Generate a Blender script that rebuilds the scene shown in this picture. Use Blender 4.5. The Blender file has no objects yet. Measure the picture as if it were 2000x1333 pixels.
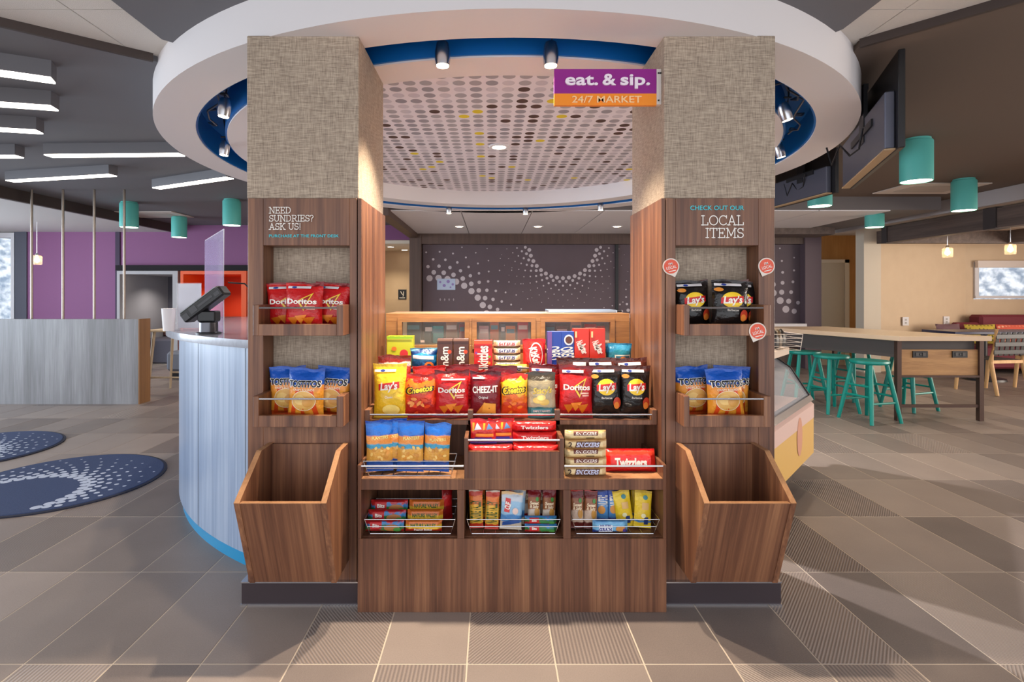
import bpy, bmesh, math, random
from mathutils import Vector, Matrix, noise

# ------------------------------------------------------------------ camera, world, light, exposure
scene = bpy.context.scene
col = scene.collection
PI = math.pi
F, CX, CY, EYE = 1040.0, 960.0, 577.0, 1.27      # focal length in pixels, vanishing point, eye height

cam_d = bpy.data.cameras.new('camera')
cam_d.sensor_width = 36.0
cam_d.lens = 36.0 * F / 2000.0
cam_d.shift_x = (1000 - CX) / 2000.0
cam_d.shift_y = (CY - 666.5) / 2000.0
cam_d.clip_start = 0.05
cam = bpy.data.objects.new('camera', cam_d)
cam.location = (0, 0, EYE)
cam.rotation_euler = (PI / 2, 0, 0)
col.objects.link(cam)
scene.camera = cam

world = bpy.data.worlds.new('world')
scene.world = world
world.use_nodes = True
bg = world.node_tree.nodes['Background']
bg.inputs[0].default_value = (0.92, 0.95, 1.0, 1)
bg.inputs[1].default_value = 1.4
scene.view_settings.view_transform = 'Standard'
scene.view_settings.look = 'None'
scene.view_settings.gamma = 1.0
scene.view_settings.use_curve_mapping = False
scene.view_settings.exposure = 0.5

def area_light(name, loc, rot, sx, sy, power, color):
    d = bpy.data.lights.new(name, 'AREA')
    d.shape = 'RECTANGLE'; d.size = sx; d.size_y = sy; d.energy = power; d.color = color
    o = bpy.data.objects.new(name, d)
    o.location = loc; o.rotation_euler = rot
    col.objects.link(o)
    return o

def spot_light(name, loc, power, color, angle=80, blend=0.6, rot=(0, 0, 0), radius=0.03):
    d = bpy.data.lights.new(name, 'SPOT')
    d.energy = power; d.color = color; d.spot_size = math.radians(angle); d.spot_blend = blend
    d.shadow_soft_size = radius
    o = bpy.data.objects.new(name, d)
    o.location = loc; o.rotation_euler = rot
    col.objects.link(o)
    return o

# unseen area lights added as fill: cool daylight left, warm light right
area_light('window_daylight', (-9.6, 4.2, 1.5), (PI / 2, 0, -PI / 2), 7.0, 2.2, 430, (0.72, 0.86, 1.0))
area_light('window_daylight', (10.6, 4.0, 1.5), (PI / 2, 0, PI / 2), 6.0, 2.0, 300, (1.0, 0.86, 0.72))

# ------------------------------------------------------------------ materials
MATS = {}
def srgb(r, g, b):
    f = lambda c: (c / 255) / 12.92 if c <= 10 else (((c / 255) + 0.055) / 1.055) ** 2.4
    return (f(r), f(g), f(b), 1.0)

def mat(name, rgb, rough=0.5, metal=0.0, emit=0.0, spec=0.5, trans=0.0, alpha=1.0, bump=None, vary=None):
    if name in MATS: return MATS[name]
    m = bpy.data.materials.new(name); m.use_nodes = True
    nt = m.node_tree; b = nt.nodes['Principled BSDF']
    c = srgb(*rgb)
    b.inputs['Base Color'].default_value = c
    b.inputs['Roughness'].default_value = rough
    b.inputs['Metallic'].default_value = metal
    b.inputs['Specular IOR Level'].default_value = spec
    if trans: b.inputs['Transmission Weight'].default_value = trans; b.inputs['IOR'].default_value = 1.2
    if alpha < 1: b.inputs['Alpha'].default_value = alpha
    if emit:
        b.inputs['Emission Color'].default_value = c
        b.inputs['Emission Strength'].default_value = emit
    if bump or vary:
        tc = nt.nodes.new('ShaderNodeTexCoord')
        if bump:
            n = nt.nodes.new('ShaderNodeTexNoise'); n.inputs['Scale'].default_value = bump[0]
            n.inputs['Detail'].default_value = 4
            nt.links.new(tc.outputs['Object'], n.inputs['Vector'])
            bp = nt.nodes.new('ShaderNodeBump'); bp.inputs['Strength'].default_value = bump[1]
            bp.inputs['Distance'].default_value = 0.01
            nt.links.new(n.outputs['Fac'], bp.inputs['Height'])
            nt.links.new(bp.outputs['Normal'], b.inputs['Normal'])
        if vary:
            n2 = nt.nodes.new('ShaderNodeTexNoise'); n2.inputs['Scale'].default_value = vary[0]
            n2.inputs['Detail'].default_value = 5
            nt.links.new(tc.outputs['Object'], n2.inputs['Vector'])
            mx = nt.nodes.new('ShaderNodeMix'); mx.data_type = 'RGBA'
            mx.inputs['A'].default_value = c
            mx.inputs['B'].default_value = srgb(*vary[1])
            nt.links.new(n2.outputs['Fac'], mx.inputs['Factor'])
            nt.links.new(mx.outputs['Result'], b.inputs['Base Color'])
    MATS[name] = m
    return m

def streak(name, stops, rough=0.4, sx=(16, 16, .7), fine=(110, 110, 2.2), mixf=0.35, bumps=0.05, spec=0.5):
    """laminate with grain running along local Z"""
    if name in MATS: return MATS[name]
    m = bpy.data.materials.new(name); m.use_nodes = True
    nt = m.node_tree; N = nt.nodes; L = nt.links; b = N['Principled BSDF']
    tc = N.new('ShaderNodeTexCoord')
    outs = []
    for sc in (sx, fine):
        mp = N.new('ShaderNodeMapping'); mp.inputs['Scale'].default_value = sc
        L.new(tc.outputs['Object'], mp.inputs['Vector'])
        n = N.new('ShaderNodeTexNoise'); n.inputs['Scale'].default_value = 1.0
        n.inputs['Detail'].default_value = 5; n.inputs['Roughness'].default_value = 0.6
        L.new(mp.outputs['Vector'], n.inputs['Vector'])
        outs.append(n.outputs['Fac'])
    mx = N.new('ShaderNodeMix'); mx.inputs['Factor'].default_value = mixf
    L.new(outs[0], mx.inputs['A']); L.new(outs[1], mx.inputs['B'])
    r = N.new('ShaderNodeValToRGB')
    el = r.color_ramp.elements
    el[0].position = stops[0][0]; el[0].color = srgb(*stops[0][1])
    el[1].position = stops[-1][0]; el[1].color = srgb(*stops[-1][1])
    for p, c in stops[1:-1]:
        e = el.new(p); e.color = srgb(*c)
    L.new(mx.outputs['Result'], r.inputs['Fac'])
    L.new(r.outputs['Color'], b.inputs['Base Color'])
    b.inputs['Roughness'].default_value = rough
    b.inputs['Specular IOR Level'].default_value = spec
    bp = N.new('ShaderNodeBump'); bp.inputs['Strength'].default_value = bumps; bp.inputs['Distance'].default_value = 0.004
    L.new(mx.outputs['Result'], bp.inputs['Height']); L.new(bp.outputs['Normal'], b.inputs['Normal'])
    MATS[name] = m
    return m

WOOD = streak('walnut_laminate', [(.30, (66, 40, 29)), (.44, (101, 64, 46)), (.55, (129, 86, 61)), (.70, (166, 118, 84))], .42)
WOODS = streak('walnut_slanted', [(.30, (66, 40, 29)), (.44, (101, 64, 46)), (.55, (129, 86, 61)), (.70, (166, 118, 84))], .42, (16, .5, .6), (110, 1.5, 2))
WOODL = streak('walnut_edge', [(.3, (140, 95, 62)), (.7, (188, 140, 100))], .45)
PALEWOOD = streak('pale_grey_laminate', [(.3, (96, 92, 92)), (.5, (130, 128, 130)), (.7, (164, 162, 164))], .4, (7, 7, .5))
DESKWOOD = streak('silver_laminate', [(.3, (108, 122, 148)), (.5, (142, 158, 184)), (.7, (182, 192, 208))], .3, (20, 20, .35))
OAK = streak('oak_wood', [(.3, (150, 104, 62)), (.7, (200, 152, 98))], .5, (2, 14, 14), (8, 90, 90))
BEAM = streak('dark_beam_wood', [(.3, (70, 58, 54)), (.7, (112, 94, 86))], .6, (14, .7, 14), (90, 2, 90))
DARKWOOD = streak('dark_frame_wood', [(.3, (66, 50, 45)), (.7, (98, 76, 66))], .5)

def linen():
    m = bpy.data.materials.new('woven_linen'); m.use_nodes = True
    nt = m.node_tree; N = nt.nodes; L = nt.links; b = N['Principled BSDF']
    tc = N.new('ShaderNodeTexCoord'); outs = []
    for sc in ((26, 26, 430), (430, 430, 26)):
        mp = N.new('ShaderNodeMapping'); mp.inputs['Scale'].default_value = sc
        L.new(tc.outputs['Object'], mp.inputs['Vector'])
        n = N.new('ShaderNodeTexNoise'); n.inputs['Scale'].default_value = 1; n.inputs['Detail'].default_value = 3
        L.new(mp.outputs['Vector'], n.inputs['Vector']); outs.append(n.outputs['Fac'])
    mx = N.new('ShaderNodeMix'); mx.inputs['Factor'].default_value = .45
    L.new(outs[0], mx.inputs['A']); L.new(outs[1], mx.inputs['B'])
    r = N.new('ShaderNodeValToRGB'); el = r.color_ramp.elements
    el[0].position = .36; el[0].color = srgb(128, 112, 98)
    el[1].position = .62; el[1].color = srgb(188, 170, 150)
    L.new(mx.outputs['Result'], r.inputs['Fac']); L.new(r.outputs['Color'], b.inputs['Base Color'])
    b.inputs['Roughness'].default_value = .85
    bp = N.new('ShaderNodeBump'); bp.inputs['Strength'].default_value = .2; bp.inputs['Distance'].default_value = .003
    L.new(mx.outputs['Result'], bp.inputs['Height']); L.new(bp.outputs['Normal'], b.inputs['Normal'])
    return m
LINEN = linen()

TX0, TW, TY0, TD = -0.0846, 0.305, 1.832, 0.61      # tile grid
def tile_material():
    m = bpy.data.materials.new('porcelain_tile'); m.use_nodes = True
    nt = m.node_tree; N = nt.nodes; L = nt.links; b = N['Principled BSDF']
    def math_(op, a, bb=None, c=None):
        n = N.new('ShaderNodeMath'); n.operation = op
        for i, v in enumerate((a, bb, c)):
            if v is None: continue
            if isinstance(v, (int, float)): n.inputs[i].default_value = v
            else: L.new(v, n.inputs[i])
        return n.outputs[0]
    g = N.new('ShaderNodeNewGeometry'); s = N.new('ShaderNodeSeparateXYZ'); L.new(g.outputs['Position'], s.inputs[0])
    x, y = s.outputs[0], s.outputs[1]
    cx = math_('FLOOR', math_('DIVIDE', math_('SUBTRACT', x, TX0), TW))
    cy = math_('FLOOR', math_('DIVIDE', math_('SUBTRACT', y, TY0), TD))
    cv = N.new('ShaderNodeCombineXYZ'); L.new(cx, cv.inputs[0]); L.new(cy, cv.inputs[1]); cv.inputs[2].default_value = 8.2
    wn = N.new('ShaderNodeTexWhiteNoise'); wn.noise_dimensions = '3D'; L.new(cv.outputs[0], wn.inputs['Vector'])
    sc = N.new('ShaderNodeSeparateColor'); L.new(wn.outputs['Color'], sc.inputs[0])
    tone, pick, direc = sc.outputs[0], sc.outputs[1], sc.outputs[2]
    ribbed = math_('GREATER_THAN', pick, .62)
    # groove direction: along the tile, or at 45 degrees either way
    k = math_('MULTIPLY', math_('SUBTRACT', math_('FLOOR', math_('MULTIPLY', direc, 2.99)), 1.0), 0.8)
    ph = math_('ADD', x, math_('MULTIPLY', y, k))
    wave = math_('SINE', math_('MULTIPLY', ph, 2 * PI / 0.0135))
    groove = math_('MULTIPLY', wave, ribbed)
    n1 = N.new('ShaderNodeTexNoise'); n1.inputs['Scale'].default_value = 3.0; n1.inputs['Detail'].default_value = 6
    n2 = N.new('ShaderNodeTexNoise'); n2.inputs['Scale'].default_value = 220; n2.inputs['Detail'].default_value = 2
    L.new(g.outputs['Position'], n1.inputs['Vector']); L.new(g.outputs['Position'], n2.inputs['Vector'])
    f = math_('ADD', math_('MULTIPLY', tone, .55), math_('MULTIPLY', n1.outputs['Fac'], .35))
    f = math_('ADD', f, math_('MULTIPLY', math_('SUBTRACT', n2.outputs['Fac'], .5), .35))
    f = math_('ADD', f, math_('MULTIPLY', groove, .22))  # light and dark shading of the ribs put into the colour
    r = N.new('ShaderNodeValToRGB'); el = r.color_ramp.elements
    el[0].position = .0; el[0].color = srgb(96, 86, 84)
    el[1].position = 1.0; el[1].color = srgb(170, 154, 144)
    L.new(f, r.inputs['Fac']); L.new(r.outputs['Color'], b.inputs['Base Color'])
    b.inputs['Roughness'].default_value = .42
    bp = N.new('ShaderNodeBump'); bp.inputs['Strength'].default_value = .5; bp.inputs['Distance'].default_value = .0015
    L.new(math_('ADD', groove, math_('MULTIPLY', n2.outputs['Fac'], .3)), bp.inputs['Height'])
    L.new(bp.outputs['Normal'], b.inputs['Normal'])
    return m
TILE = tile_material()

def dot_ceiling_material(ox, oy, step):
    m = bpy.data.materials.new('printed_dot_panel'); m.use_nodes = True
    nt = m.node_tree; N = nt.nodes; L = nt.links; b = N['Principled BSDF']
    g = N.new('ShaderNodeNewGeometry')
    sub = N.new('ShaderNodeVectorMath'); sub.operation = 'SUBTRACT'; sub.inputs[1].default_value = (ox, oy, 0)
    L.new(g.outputs['Position'], sub.inputs[0])
    dv = N.new('ShaderNodeVectorMath'); dv.operation = 'DIVIDE'; dv.inputs[1].default_value = (step, step, 1e6)
    L.new(sub.outputs[0], dv.inputs[0])
    fl = N.new('ShaderNodeVectorMath'); fl.operation = 'FLOOR'; L.new(dv.outputs[0], fl.inputs[0])
    fr = N.new('ShaderNodeVectorMath'); fr.operation = 'FRACTION'; L.new(dv.outputs[0], fr.inputs[0])
    ctr = N.new('ShaderNodeVectorMath'); ctr.operation = 'SUBTRACT'; ctr.inputs[1].default_value = (.5, .5, 0)
    L.new(fr.outputs[0], ctr.inputs[0])
    flat = N.new('ShaderNodeVectorMath'); flat.operation = 'MULTIPLY'; flat.inputs[1].default_value = (1, 1, 0)
    L.new(ctr.outputs[0], flat.inputs[0])
    ln = N.new('ShaderNodeVectorMath'); ln.operation = 'LENGTH'; L.new(flat.outputs[0], ln.inputs[0])
    inside = N.new('ShaderNodeMath'); inside.operation = 'LESS_THAN'; inside.inputs[1].default_value = .38
    L.new(ln.outputs['Value'], inside.inputs[0])
    wn = N.new('ShaderNodeTexWhiteNoise'); L.new(fl.outputs[0], wn.inputs['Vector'])
    # dark dots gather in some columns
    sx = N.new('ShaderNodeSeparateXYZ'); L.new(fl.outputs[0], sx.inputs[0])
    wn1 = N.new('ShaderNodeTexWhiteNoise'); wn1.noise_dimensions = '1D'; L.new(sx.outputs[0], wn1.inputs['W'])
    m1 = N.new('ShaderNodeMath'); m1.operation = 'MULTIPLY_ADD'; m1.inputs[1].default_value = .30; m1.inputs[2].default_value = -.15
    L.new(wn1.outputs['Value'], m1.inputs[0])
    ad = N.new('ShaderNodeMath'); ad.operation = 'ADD'; L.new(wn.outputs['Value'], ad.inputs[0]); L.new(m1.outputs[0], ad.inputs[1])
    r = N.new('ShaderNodeValToRGB'); r.color_ramp.interpolation = 'CONSTANT'
    el = r.color_ramp.elements
    el[0].position = 0; el[0].color = srgb(172, 166, 172)
    el[1].position = .38; el[1].color = srgb(206, 198, 206)
    for p, c in ((.60, (232, 206, 40)), (.622, (156, 150, 158)), (.86, (84, 58, 50))):
        e = el.new(p); e.color = srgb(*c)
    L.new(ad.outputs[0], r.inputs['Fac'])
    mx = N.new('ShaderNodeMix'); mx.data_type = 'RGBA'; mx.inputs['A'].default_value = srgb(232, 224, 230)
    L.new(inside.outputs[0], mx.inputs['Factor']); L.new(r.outputs['Color'], mx.inputs['B'])
    L.new(mx.outputs['Result'], b.inputs['Base Color']); b.inputs['Roughness'].default_value = .6
    return m

WHITE = mat('white_paint', (226, 222, 224), .6)
FASCIA = mat('warm_white_paint', (222, 216, 216), .6)
DARKC = mat('charcoal_ceiling_paint', (106, 104, 108), .75)
BROWNC = mat('brown_ceiling_paint', (98, 82, 72), .75)
EDGE = mat('dark_bronze_trim', (62, 50, 46), .6)
BLUE = mat('cobalt_blue_paint', (0, 98, 172), .45)
CHROME = mat('brushed_steel', (200, 200, 204), .25, 1.0)
BLACK = mat('black_plastic', (28, 28, 31), .4)
TEAL = mat('teal_enamel', (92, 184, 174), .4)
STOOLT = mat('teal_stool_paint', (0, 142, 130), .35)
LAMP = mat('lit_diffuser', (255, 246, 232), .5, emit=5.0)
LAMPW = mat('lit_lens', (255, 236, 205), .5, emit=9.0)
PURPLE = mat('purple_wall_paint', (126, 74, 116), .7)
CREAM = mat('cream_wallcovering', (214, 190, 160), .75, vary=(6, (204, 178, 148)))
GLASS = mat('clear_acrylic', (235, 240, 250), .04, alpha=.22)
PLINTHM = mat('dark_bronze_plinth', (70, 60, 64), .35, .3)
TXTW = mat('white_print', (238, 232, 224), .5)
TXTT = mat('turquoise_print', (64, 190, 200), .5)

# ------------------------------------------------------------------ mesh helpers
class MB:
    def __init__(s): s.v = []; s.f = []
    def add(s, vs, fs):
        o = len(s.v); s.v += [tuple(p) for p in vs]; s.f += [tuple(i + o for i in f) for f in fs]; return s
    def box(s, x0, x1, y0, y1, z0, z1):
        return s.add([(x0, y0, z0), (x1, y0, z0), (x1, y1, z0), (x0, y1, z0), (x0, y0, z1), (x1, y0, z1), (x1, y1, z1), (x0, y1, z1)],
                     [(0, 3, 2, 1), (4, 5, 6, 7), (0, 1, 5, 4), (1, 2, 6, 5), (2, 3, 7, 6), (3, 0, 4, 7)])
    def prism(s, poly, a0, a1, axis='z'):
        n = len(poly)
        def P(p, a):
            return {'z': (p[0], p[1], a), 'x': (a, p[0], p[1]), 'y': (p[0], a, p[1])}[axis]
        vs = [P(p, a0) for p in poly] + [P(p, a1) for p in poly]
        fs = [tuple(range(n))[::-1], tuple(range(n, 2 * n))] + [(i, (i + 1) % n, n + (i + 1) % n, n + i) for i in range(n)]
        return s.add(vs, fs)
    def lathe(s, prof, c=(0, 0, 0), seg=24, cap=True):
        n = len(prof); vs = []
        for r, z in prof:
            for k in range(seg):
                a = 2 * PI * k / seg
                vs.append((c[0] + r * math.cos(a), c[1] + r * math.sin(a), c[2] + z))
        fs = [(i * seg + k, i * seg + (k + 1) % seg, (i + 1) * seg + (k + 1) % seg, (i + 1) * seg + k) for i in range(n - 1) for k in range(seg)]
        if cap: fs += [tuple(range(seg))[::-1], tuple(range((n - 1) * seg, n * seg))]
        return s.add(vs, fs)
    def tube(s, pts, r, seg=8, closed=False):
        pts = [Vector(p) for p in pts]; n = len(pts); vs = []
        for i, p in enumerate(pts):
            a = pts[(i - 1) % n] if (closed or i > 0) else p
            b = pts[(i + 1) % n] if (closed or i < n - 1) else p
            t = (b - a).normalized()
            u = t.cross(Vector((0, 0, 1)))
            if u.length < 1e-3: u = t.cross(Vector((0, 1, 0)))
            u.normalize(); w = t.cross(u)
            rr = r[i] if isinstance(r, (list, tuple)) else r
            for k in range(seg):
                an = 2 * PI * k / seg
                vs.append(p + (u * math.cos(an) + w * math.sin(an)) * rr)
        m = n if closed else n - 1
        fs = [(i * seg + k, i * seg + (k + 1) % seg, ((i + 1) % n) * seg + (k + 1) % seg, ((i + 1) % n) * seg + k) for i in range(m) for k in range(seg)]
        if not closed: fs += [tuple(range(seg))[::-1], tuple(range((n - 1) * seg, n * seg))]
        return s.add(vs, fs)
    def ring(s, cx, cy, r0, r1, z0, z1, a0=0.0, a1=360.0, seg=96):
        full = abs(a1 - a0 - 360) < 1e-6; n = seg if full else seg + 1; vs = []
        for k in range(n):
            a = math.radians(a0 + (a1 - a0) * k / seg); c, q = math.cos(a), math.sin(a)
            vs += [(cx + r0 * c, cy + r0 * q, z0), (cx + r1 * c, cy + r1 * q, z0), (cx + r1 * c, cy + r1 * q, z1), (cx + r0 * c, cy + r0 * q, z1)]
        fs = []
        for k in range(seg):
            a, b = 4 * k, 4 * ((k + 1) % n)
            for i in range(4): fs.append((a + i, b + i, b + (i + 1) % 4, a + (i + 1) % 4))
        if not full: fs += [(0, 1, 2, 3), tuple(4 * seg + i for i in (3, 2, 1, 0))]
        return s.add(vs, fs)
    def wedge(s, cx, cy, r0, r1, z0, z1, a0, e0, e1, seg=60):
        """ring sector whose inner and outer edges end at different angles"""
        vs = []
        for k in range(seg + 1):
            p = []
            for r, e in ((r0, e0), (r1, e1)):
                a = math.radians(a0 + (e - a0) * k / seg); p.append((cx + r * math.cos(a), cy + r * math.sin(a)))
            vs += [(*p[0], z0), (*p[1], z0), (*p[1], z1), (*p[0], z1)]
        fs = [(4 * k + i, 4 * k + 4 + i, 4 * k + 4 + (i + 1) % 4, 4 * k + (i + 1) % 4) for k in range(seg) for i in range(4)]
        return s.add(vs, fs + [(0, 1, 2, 3), tuple(4 * seg + i for i in (3, 2, 1, 0))])
    def xform(s, M, start=0):
        for i in range(start, len(s.v)): s.v[i] = tuple(M @ Vector(s.v[i]))
        return s

def wloc(o):
    p = Vector((0, 0, 0))
    while o is not None:
        p = p + o.location; o = o.parent
    return p

def obj(name, mb, m, parent=None, smooth=False, bevel=0.0, origin='base', local=False):
    vs = mb.v
    if local: off = Vector((0, 0, 0)); loc = Vector((0, 0, 0))
    elif parent is not None: off = wloc(parent); loc = Vector((0, 0, 0))
    else:
        xs, ys, zs = zip(*vs)
        off = Vector(((min(xs) + max(xs)) / 2, (min(ys) + max(ys)) / 2, min(zs))); loc = off
    me = bpy.data.meshes.new(name)
    me.from_pydata([(x - off.x, y - off.y, z - off.z) for x, y, z in vs], [], mb.f)
    bm = bmesh.new(); bm.from_mesh(me); bmesh.ops.recalc_face_normals(bm, faces=bm.faces); bm.to_mesh(me); bm.free()
    for mm in (m if isinstance(m, (list, tuple)) else [m]): me.materials.append(mm)
    if smooth:
        me.polygons.foreach_set('use_smooth', [True] * len(me.polygons))
        try: me.set_sharp_from_angle(angle=math.radians(38))
        except Exception: pass
    o = bpy.data.objects.new(name, me); col.objects.link(o)
    o.location = loc
    if parent is not None: o.parent = parent
    if bevel:
        b = o.modifiers.new('edge', 'BEVEL'); b.width = bevel; b.segments = 1; b.limit_method = 'ANGLE'
    return o

def tag(o, label, cat, group=None):
    o['label'] = label; o['category'] = cat
    if group: o['group'] = group
    return o

def thing(name, loc, label, cat, group=None, rz=0.0):
    o = bpy.data.objects.new(name, None); o.empty_display_size = .05
    col.objects.link(o); o.location = loc; o.rotation_euler = (0, 0, rz)
    return tag(o, label, cat, group)

def struct(o): o['kind'] = 'structure'; return o

def copy_tree(o, parent=None):
    c = o.copy(); col.objects.link(c)
    if parent is not None: c.parent = parent
    for ch in [k for k in col.objects if k.parent == o]: copy_tree(ch, c)
    return c

# ---- lettering
_tc = {}
def text2d(s, bold=0.0, shear=0.0):
    """verts (x,z) normalised to cap height 1, x centred; faces"""
    key = (s, bold, shear)
    if key in _tc: return _tc[key]
    cu = bpy.data.curves.new('t', 'FONT'); cu.body = s; cu.size = 1.0; cu.offset = bold; cu.shear = shear
    cu.resolution_u = 3
    o = bpy.data.objects.new('t', cu); col.objects.link(o)
    dg = bpy.context.evaluated_depsgraph_get()
    me = bpy.data.meshes.new_from_object(o.evaluated_get(dg))
    vs = [(v.co.x, v.co.y) for v in me.vertices]; fs = [tuple(p.vertices) for p in me.polygons]
    bpy.data.objects.remove(o); bpy.data.curves.remove(cu); bpy.data.meshes.remove(me)
    xs = [v[0] for v in vs]; mx = (min(xs) + max(xs)) / 2
    k = 1 / .73
    vs = [((x - mx) * k, y * k) for x, y in vs]
    _tc[key] = (vs, fs)
    return _tc[key]

def text_width(s, bold=0.0):
    vs, _ = text2d(s, bold); xs = [v[0] for v in vs]; return max(xs) - min(xs)

def text_mb(s, x, y, z, h, bold=.0, shear=0., align='c', width=None, thick=0.0):
    vs, fs = text2d(s, bold, shear)
    w = text_width(s, bold); kx = h if width is None else width / w
    dx = {'c': 0, 'l': w * kx / 2, 'r': -w * kx / 2}[align]
    m = MB()
    m.add([(x + dx + u * kx, y, z + v * h) for u, v in vs], fs)
    if thick:
        n = len(vs); m.add([(x + dx + u * kx, y + thick, z + v * h) for u, v in vs], [])
        cnt = {}
        for f in fs:
            for a, b in zip(f, f[1:] + f[:1]): cnt[(a, b)] = 1
        for (a, b) in cnt:
            if (b, a) not in cnt: m.f.append((a, b, b + n, a + n))
    return m

def arc(cx, cy, rx, ry, a0, a1, n=14):
    return [(cx + rx * math.cos(math.radians(a0 + (a1 - a0) * i / n)), cy + ry * math.sin(math.radians(a0 + (a1 - a0) * i / n))) for i in range(n + 1)]
SE = .15
def _sf(x, y): return [(x - SE, y), (x + SE, y)]
SLAB = {   # slab-serif capitals as strokes: (width, [polylines])
 'N': (.95, [[(.17, 0), (.17, 1)], [(.17, 1), (.78, 0)], [(.78, 0), (.78, 1)], _sf(.15, .04), [(0, .96), (.2, .96)], _sf(.78, .96)]),
 'E': (.80, [[(.17, 0), (.17, 1)], [(.02, .96), (.66, .96), (.66, .78)], [(.17, .5), (.5, .5)], [(.5, .4), (.5, .6)], [(.02, .04), (.68, .04), (.68, .24)]]),
 'D': (.92, [[(.17, 0), (.17, 1)], [(.02, .96), (.38, .96)] + arc(.38, .5, .40, .46, 90, -90) + [(.02, .04)]]),
 'S': (.74, [arc(.36, .73, .26, .23, 25, 180, 10) + arc(.36, .73, .26, .23, 180, 270, 6)[1:] + arc(.36, .27, .28, .23, 90, -155, 14), [(.61, .96), (.61, .74)], [(.09, .04), (.09, .28)]]),
 'U': (.94, [[(.17, 1), (.17, .34)] + arc(.46, .34, .29, .30, 180, 360) + [(.75, 1)], _sf(.17, .96), _sf(.75, .96)]),
 'R': (.88, [[(.17, 0), (.17, 1)], [(.02, .96), (.45, .96)] + arc(.45, .72, .24, .24, 90, -90) + [(.17, .48)], [(.42, .48), (.72, .04), (.84, .04)], _sf(.17, .04)]),
 'I': (.42, [[(.2, 0), (.2, 1)], _sf(.2, .04), _sf(.2, .96)]),
 '?': (.62, [arc(.28, .74, .23, .22, 170, -60) + [(.28, .42), (.28, .26)], [(.28, .0), (.28, .12)]]),
 '!': (.34, [[(.16, .28), (.16, 1)], [(.16, 0), (.16, .12)]]),
 'A': (.94, [[(.13, 0), (.44, 1)], [(.44, 1), (.77, 0)], [(.24, .34), (.66, .34)], _sf(.13, .04), _sf(.77, .04)]),
 'K': (.92, [[(.17, 0), (.17, 1)], [(.17, .4), (.7, .96)], [(.36, .58), (.74, .04)], _sf(.17, .04), _sf(.17, .96), _sf(.7, .96), _sf(.76, .04)]),
 'L': (.76, [[(.17, 0), (.17, 1)], _sf(.17, .96), [(.02, .04), (.66, .04), (.66, .28)]]),
 'O': (.98, [arc(.47, .5, .41, .46, 0, 360, 28)]),
 'C': (.86, [arc(.46, .5, .40, .46, 40, 320, 24), [(.77, .98), (.77, .72)]]),
 'T': (.84, [[(.4, 0), (.4, 1)], _sf(.4, .04), [(.05, .74), (.05, .96), (.75, .96), (.75, .74)]]),
 'M': (1.1, [[(.17, 0), (.17, 1)], [(.17, 1), (.53, .2)], [(.53, .2), (.9, 1)], [(.9, 0), (.9, 1)], _sf(.17, .04), _sf(.9, .04), [(.02, .96), (.2, .96)], [(.88, .96), (1.05, .96)]]),
 ' ': (.4, [])}
def slab_mb(s, x, y, z, h, align='l', t=.085):
    m = MB(); yy = y; w = sum(SLAB[c][0] for c in s) * h
    cx = x if align == 'l' else x - w
    for c in s:
        for pl in SLAB[c][1]:
            for (a, b) in zip(pl, pl[1:]):
                dx, dz = b[0] - a[0], b[1] - a[1]; ln = math.hypot(dx, dz)
                if ln < 1e-6: continue
                tx, tz = dx / ln * t * .35, dz / ln * t * .35; nx, nz = -dz / ln * t / 2, dx / ln * t / 2
                q = [(a[0] - tx + nx, a[1] - tz + nz), (b[0] + tx + nx, b[1] + tz + nz), (b[0] + tx - nx, b[1] + tz - nz), (a[0] - tx - nx, a[1] - tz - nz)]
                yy -= .00003                                   # overlapping strokes never share a plane
                m.add([(cx + u * h, yy, z + v * h) for u, v in q], [(0, 1, 2, 3)])
        cx += SLAB[c][0] * h
    return m

def halftone(fn, r0, n, rows, ratio, d0, shrink, a0=0, a1=360, clip=None, seg=10):
    """rings of dots around a centre, dots shrinking outwards; fn(u,v)->world point"""
    m = MB(); r = r0; d = d0
    for k in range(rows):
        for i in range(n):
            a = 2 * PI * (i + .5 * (k % 2)) / n
            if not (a0 <= math.degrees(a) <= a1): continue
            u, v = r * math.cos(a), r * math.sin(a)
            if clip and not clip(u, v, d / 2): continue
            m.add([fn(u + d / 2 * math.cos(2 * PI * j / seg), v + d / 2 * math.sin(2 * PI * j / seg)) for j in range(seg)], [tuple(range(seg))])
        r *= ratio; d *= shrink
    return m
# ------------------------------------------------------------------ the setting
RCX, RCY = 0.09, 4.45                      # centre of the round canopy and of the service pod
ZS, ZD, ZC = 2.34, 2.52, 2.55              # canopy soffit, dark ceilings, tile ceiling
def arcp(r, a0, a1, n): return [(RCX + r * math.cos(math.radians(a0 + (a1 - a0) * i / n)), RCY + r * math.sin(math.radians(a0 + (a1 - a0) * i / n))) for i in range(n + 1)]

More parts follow.
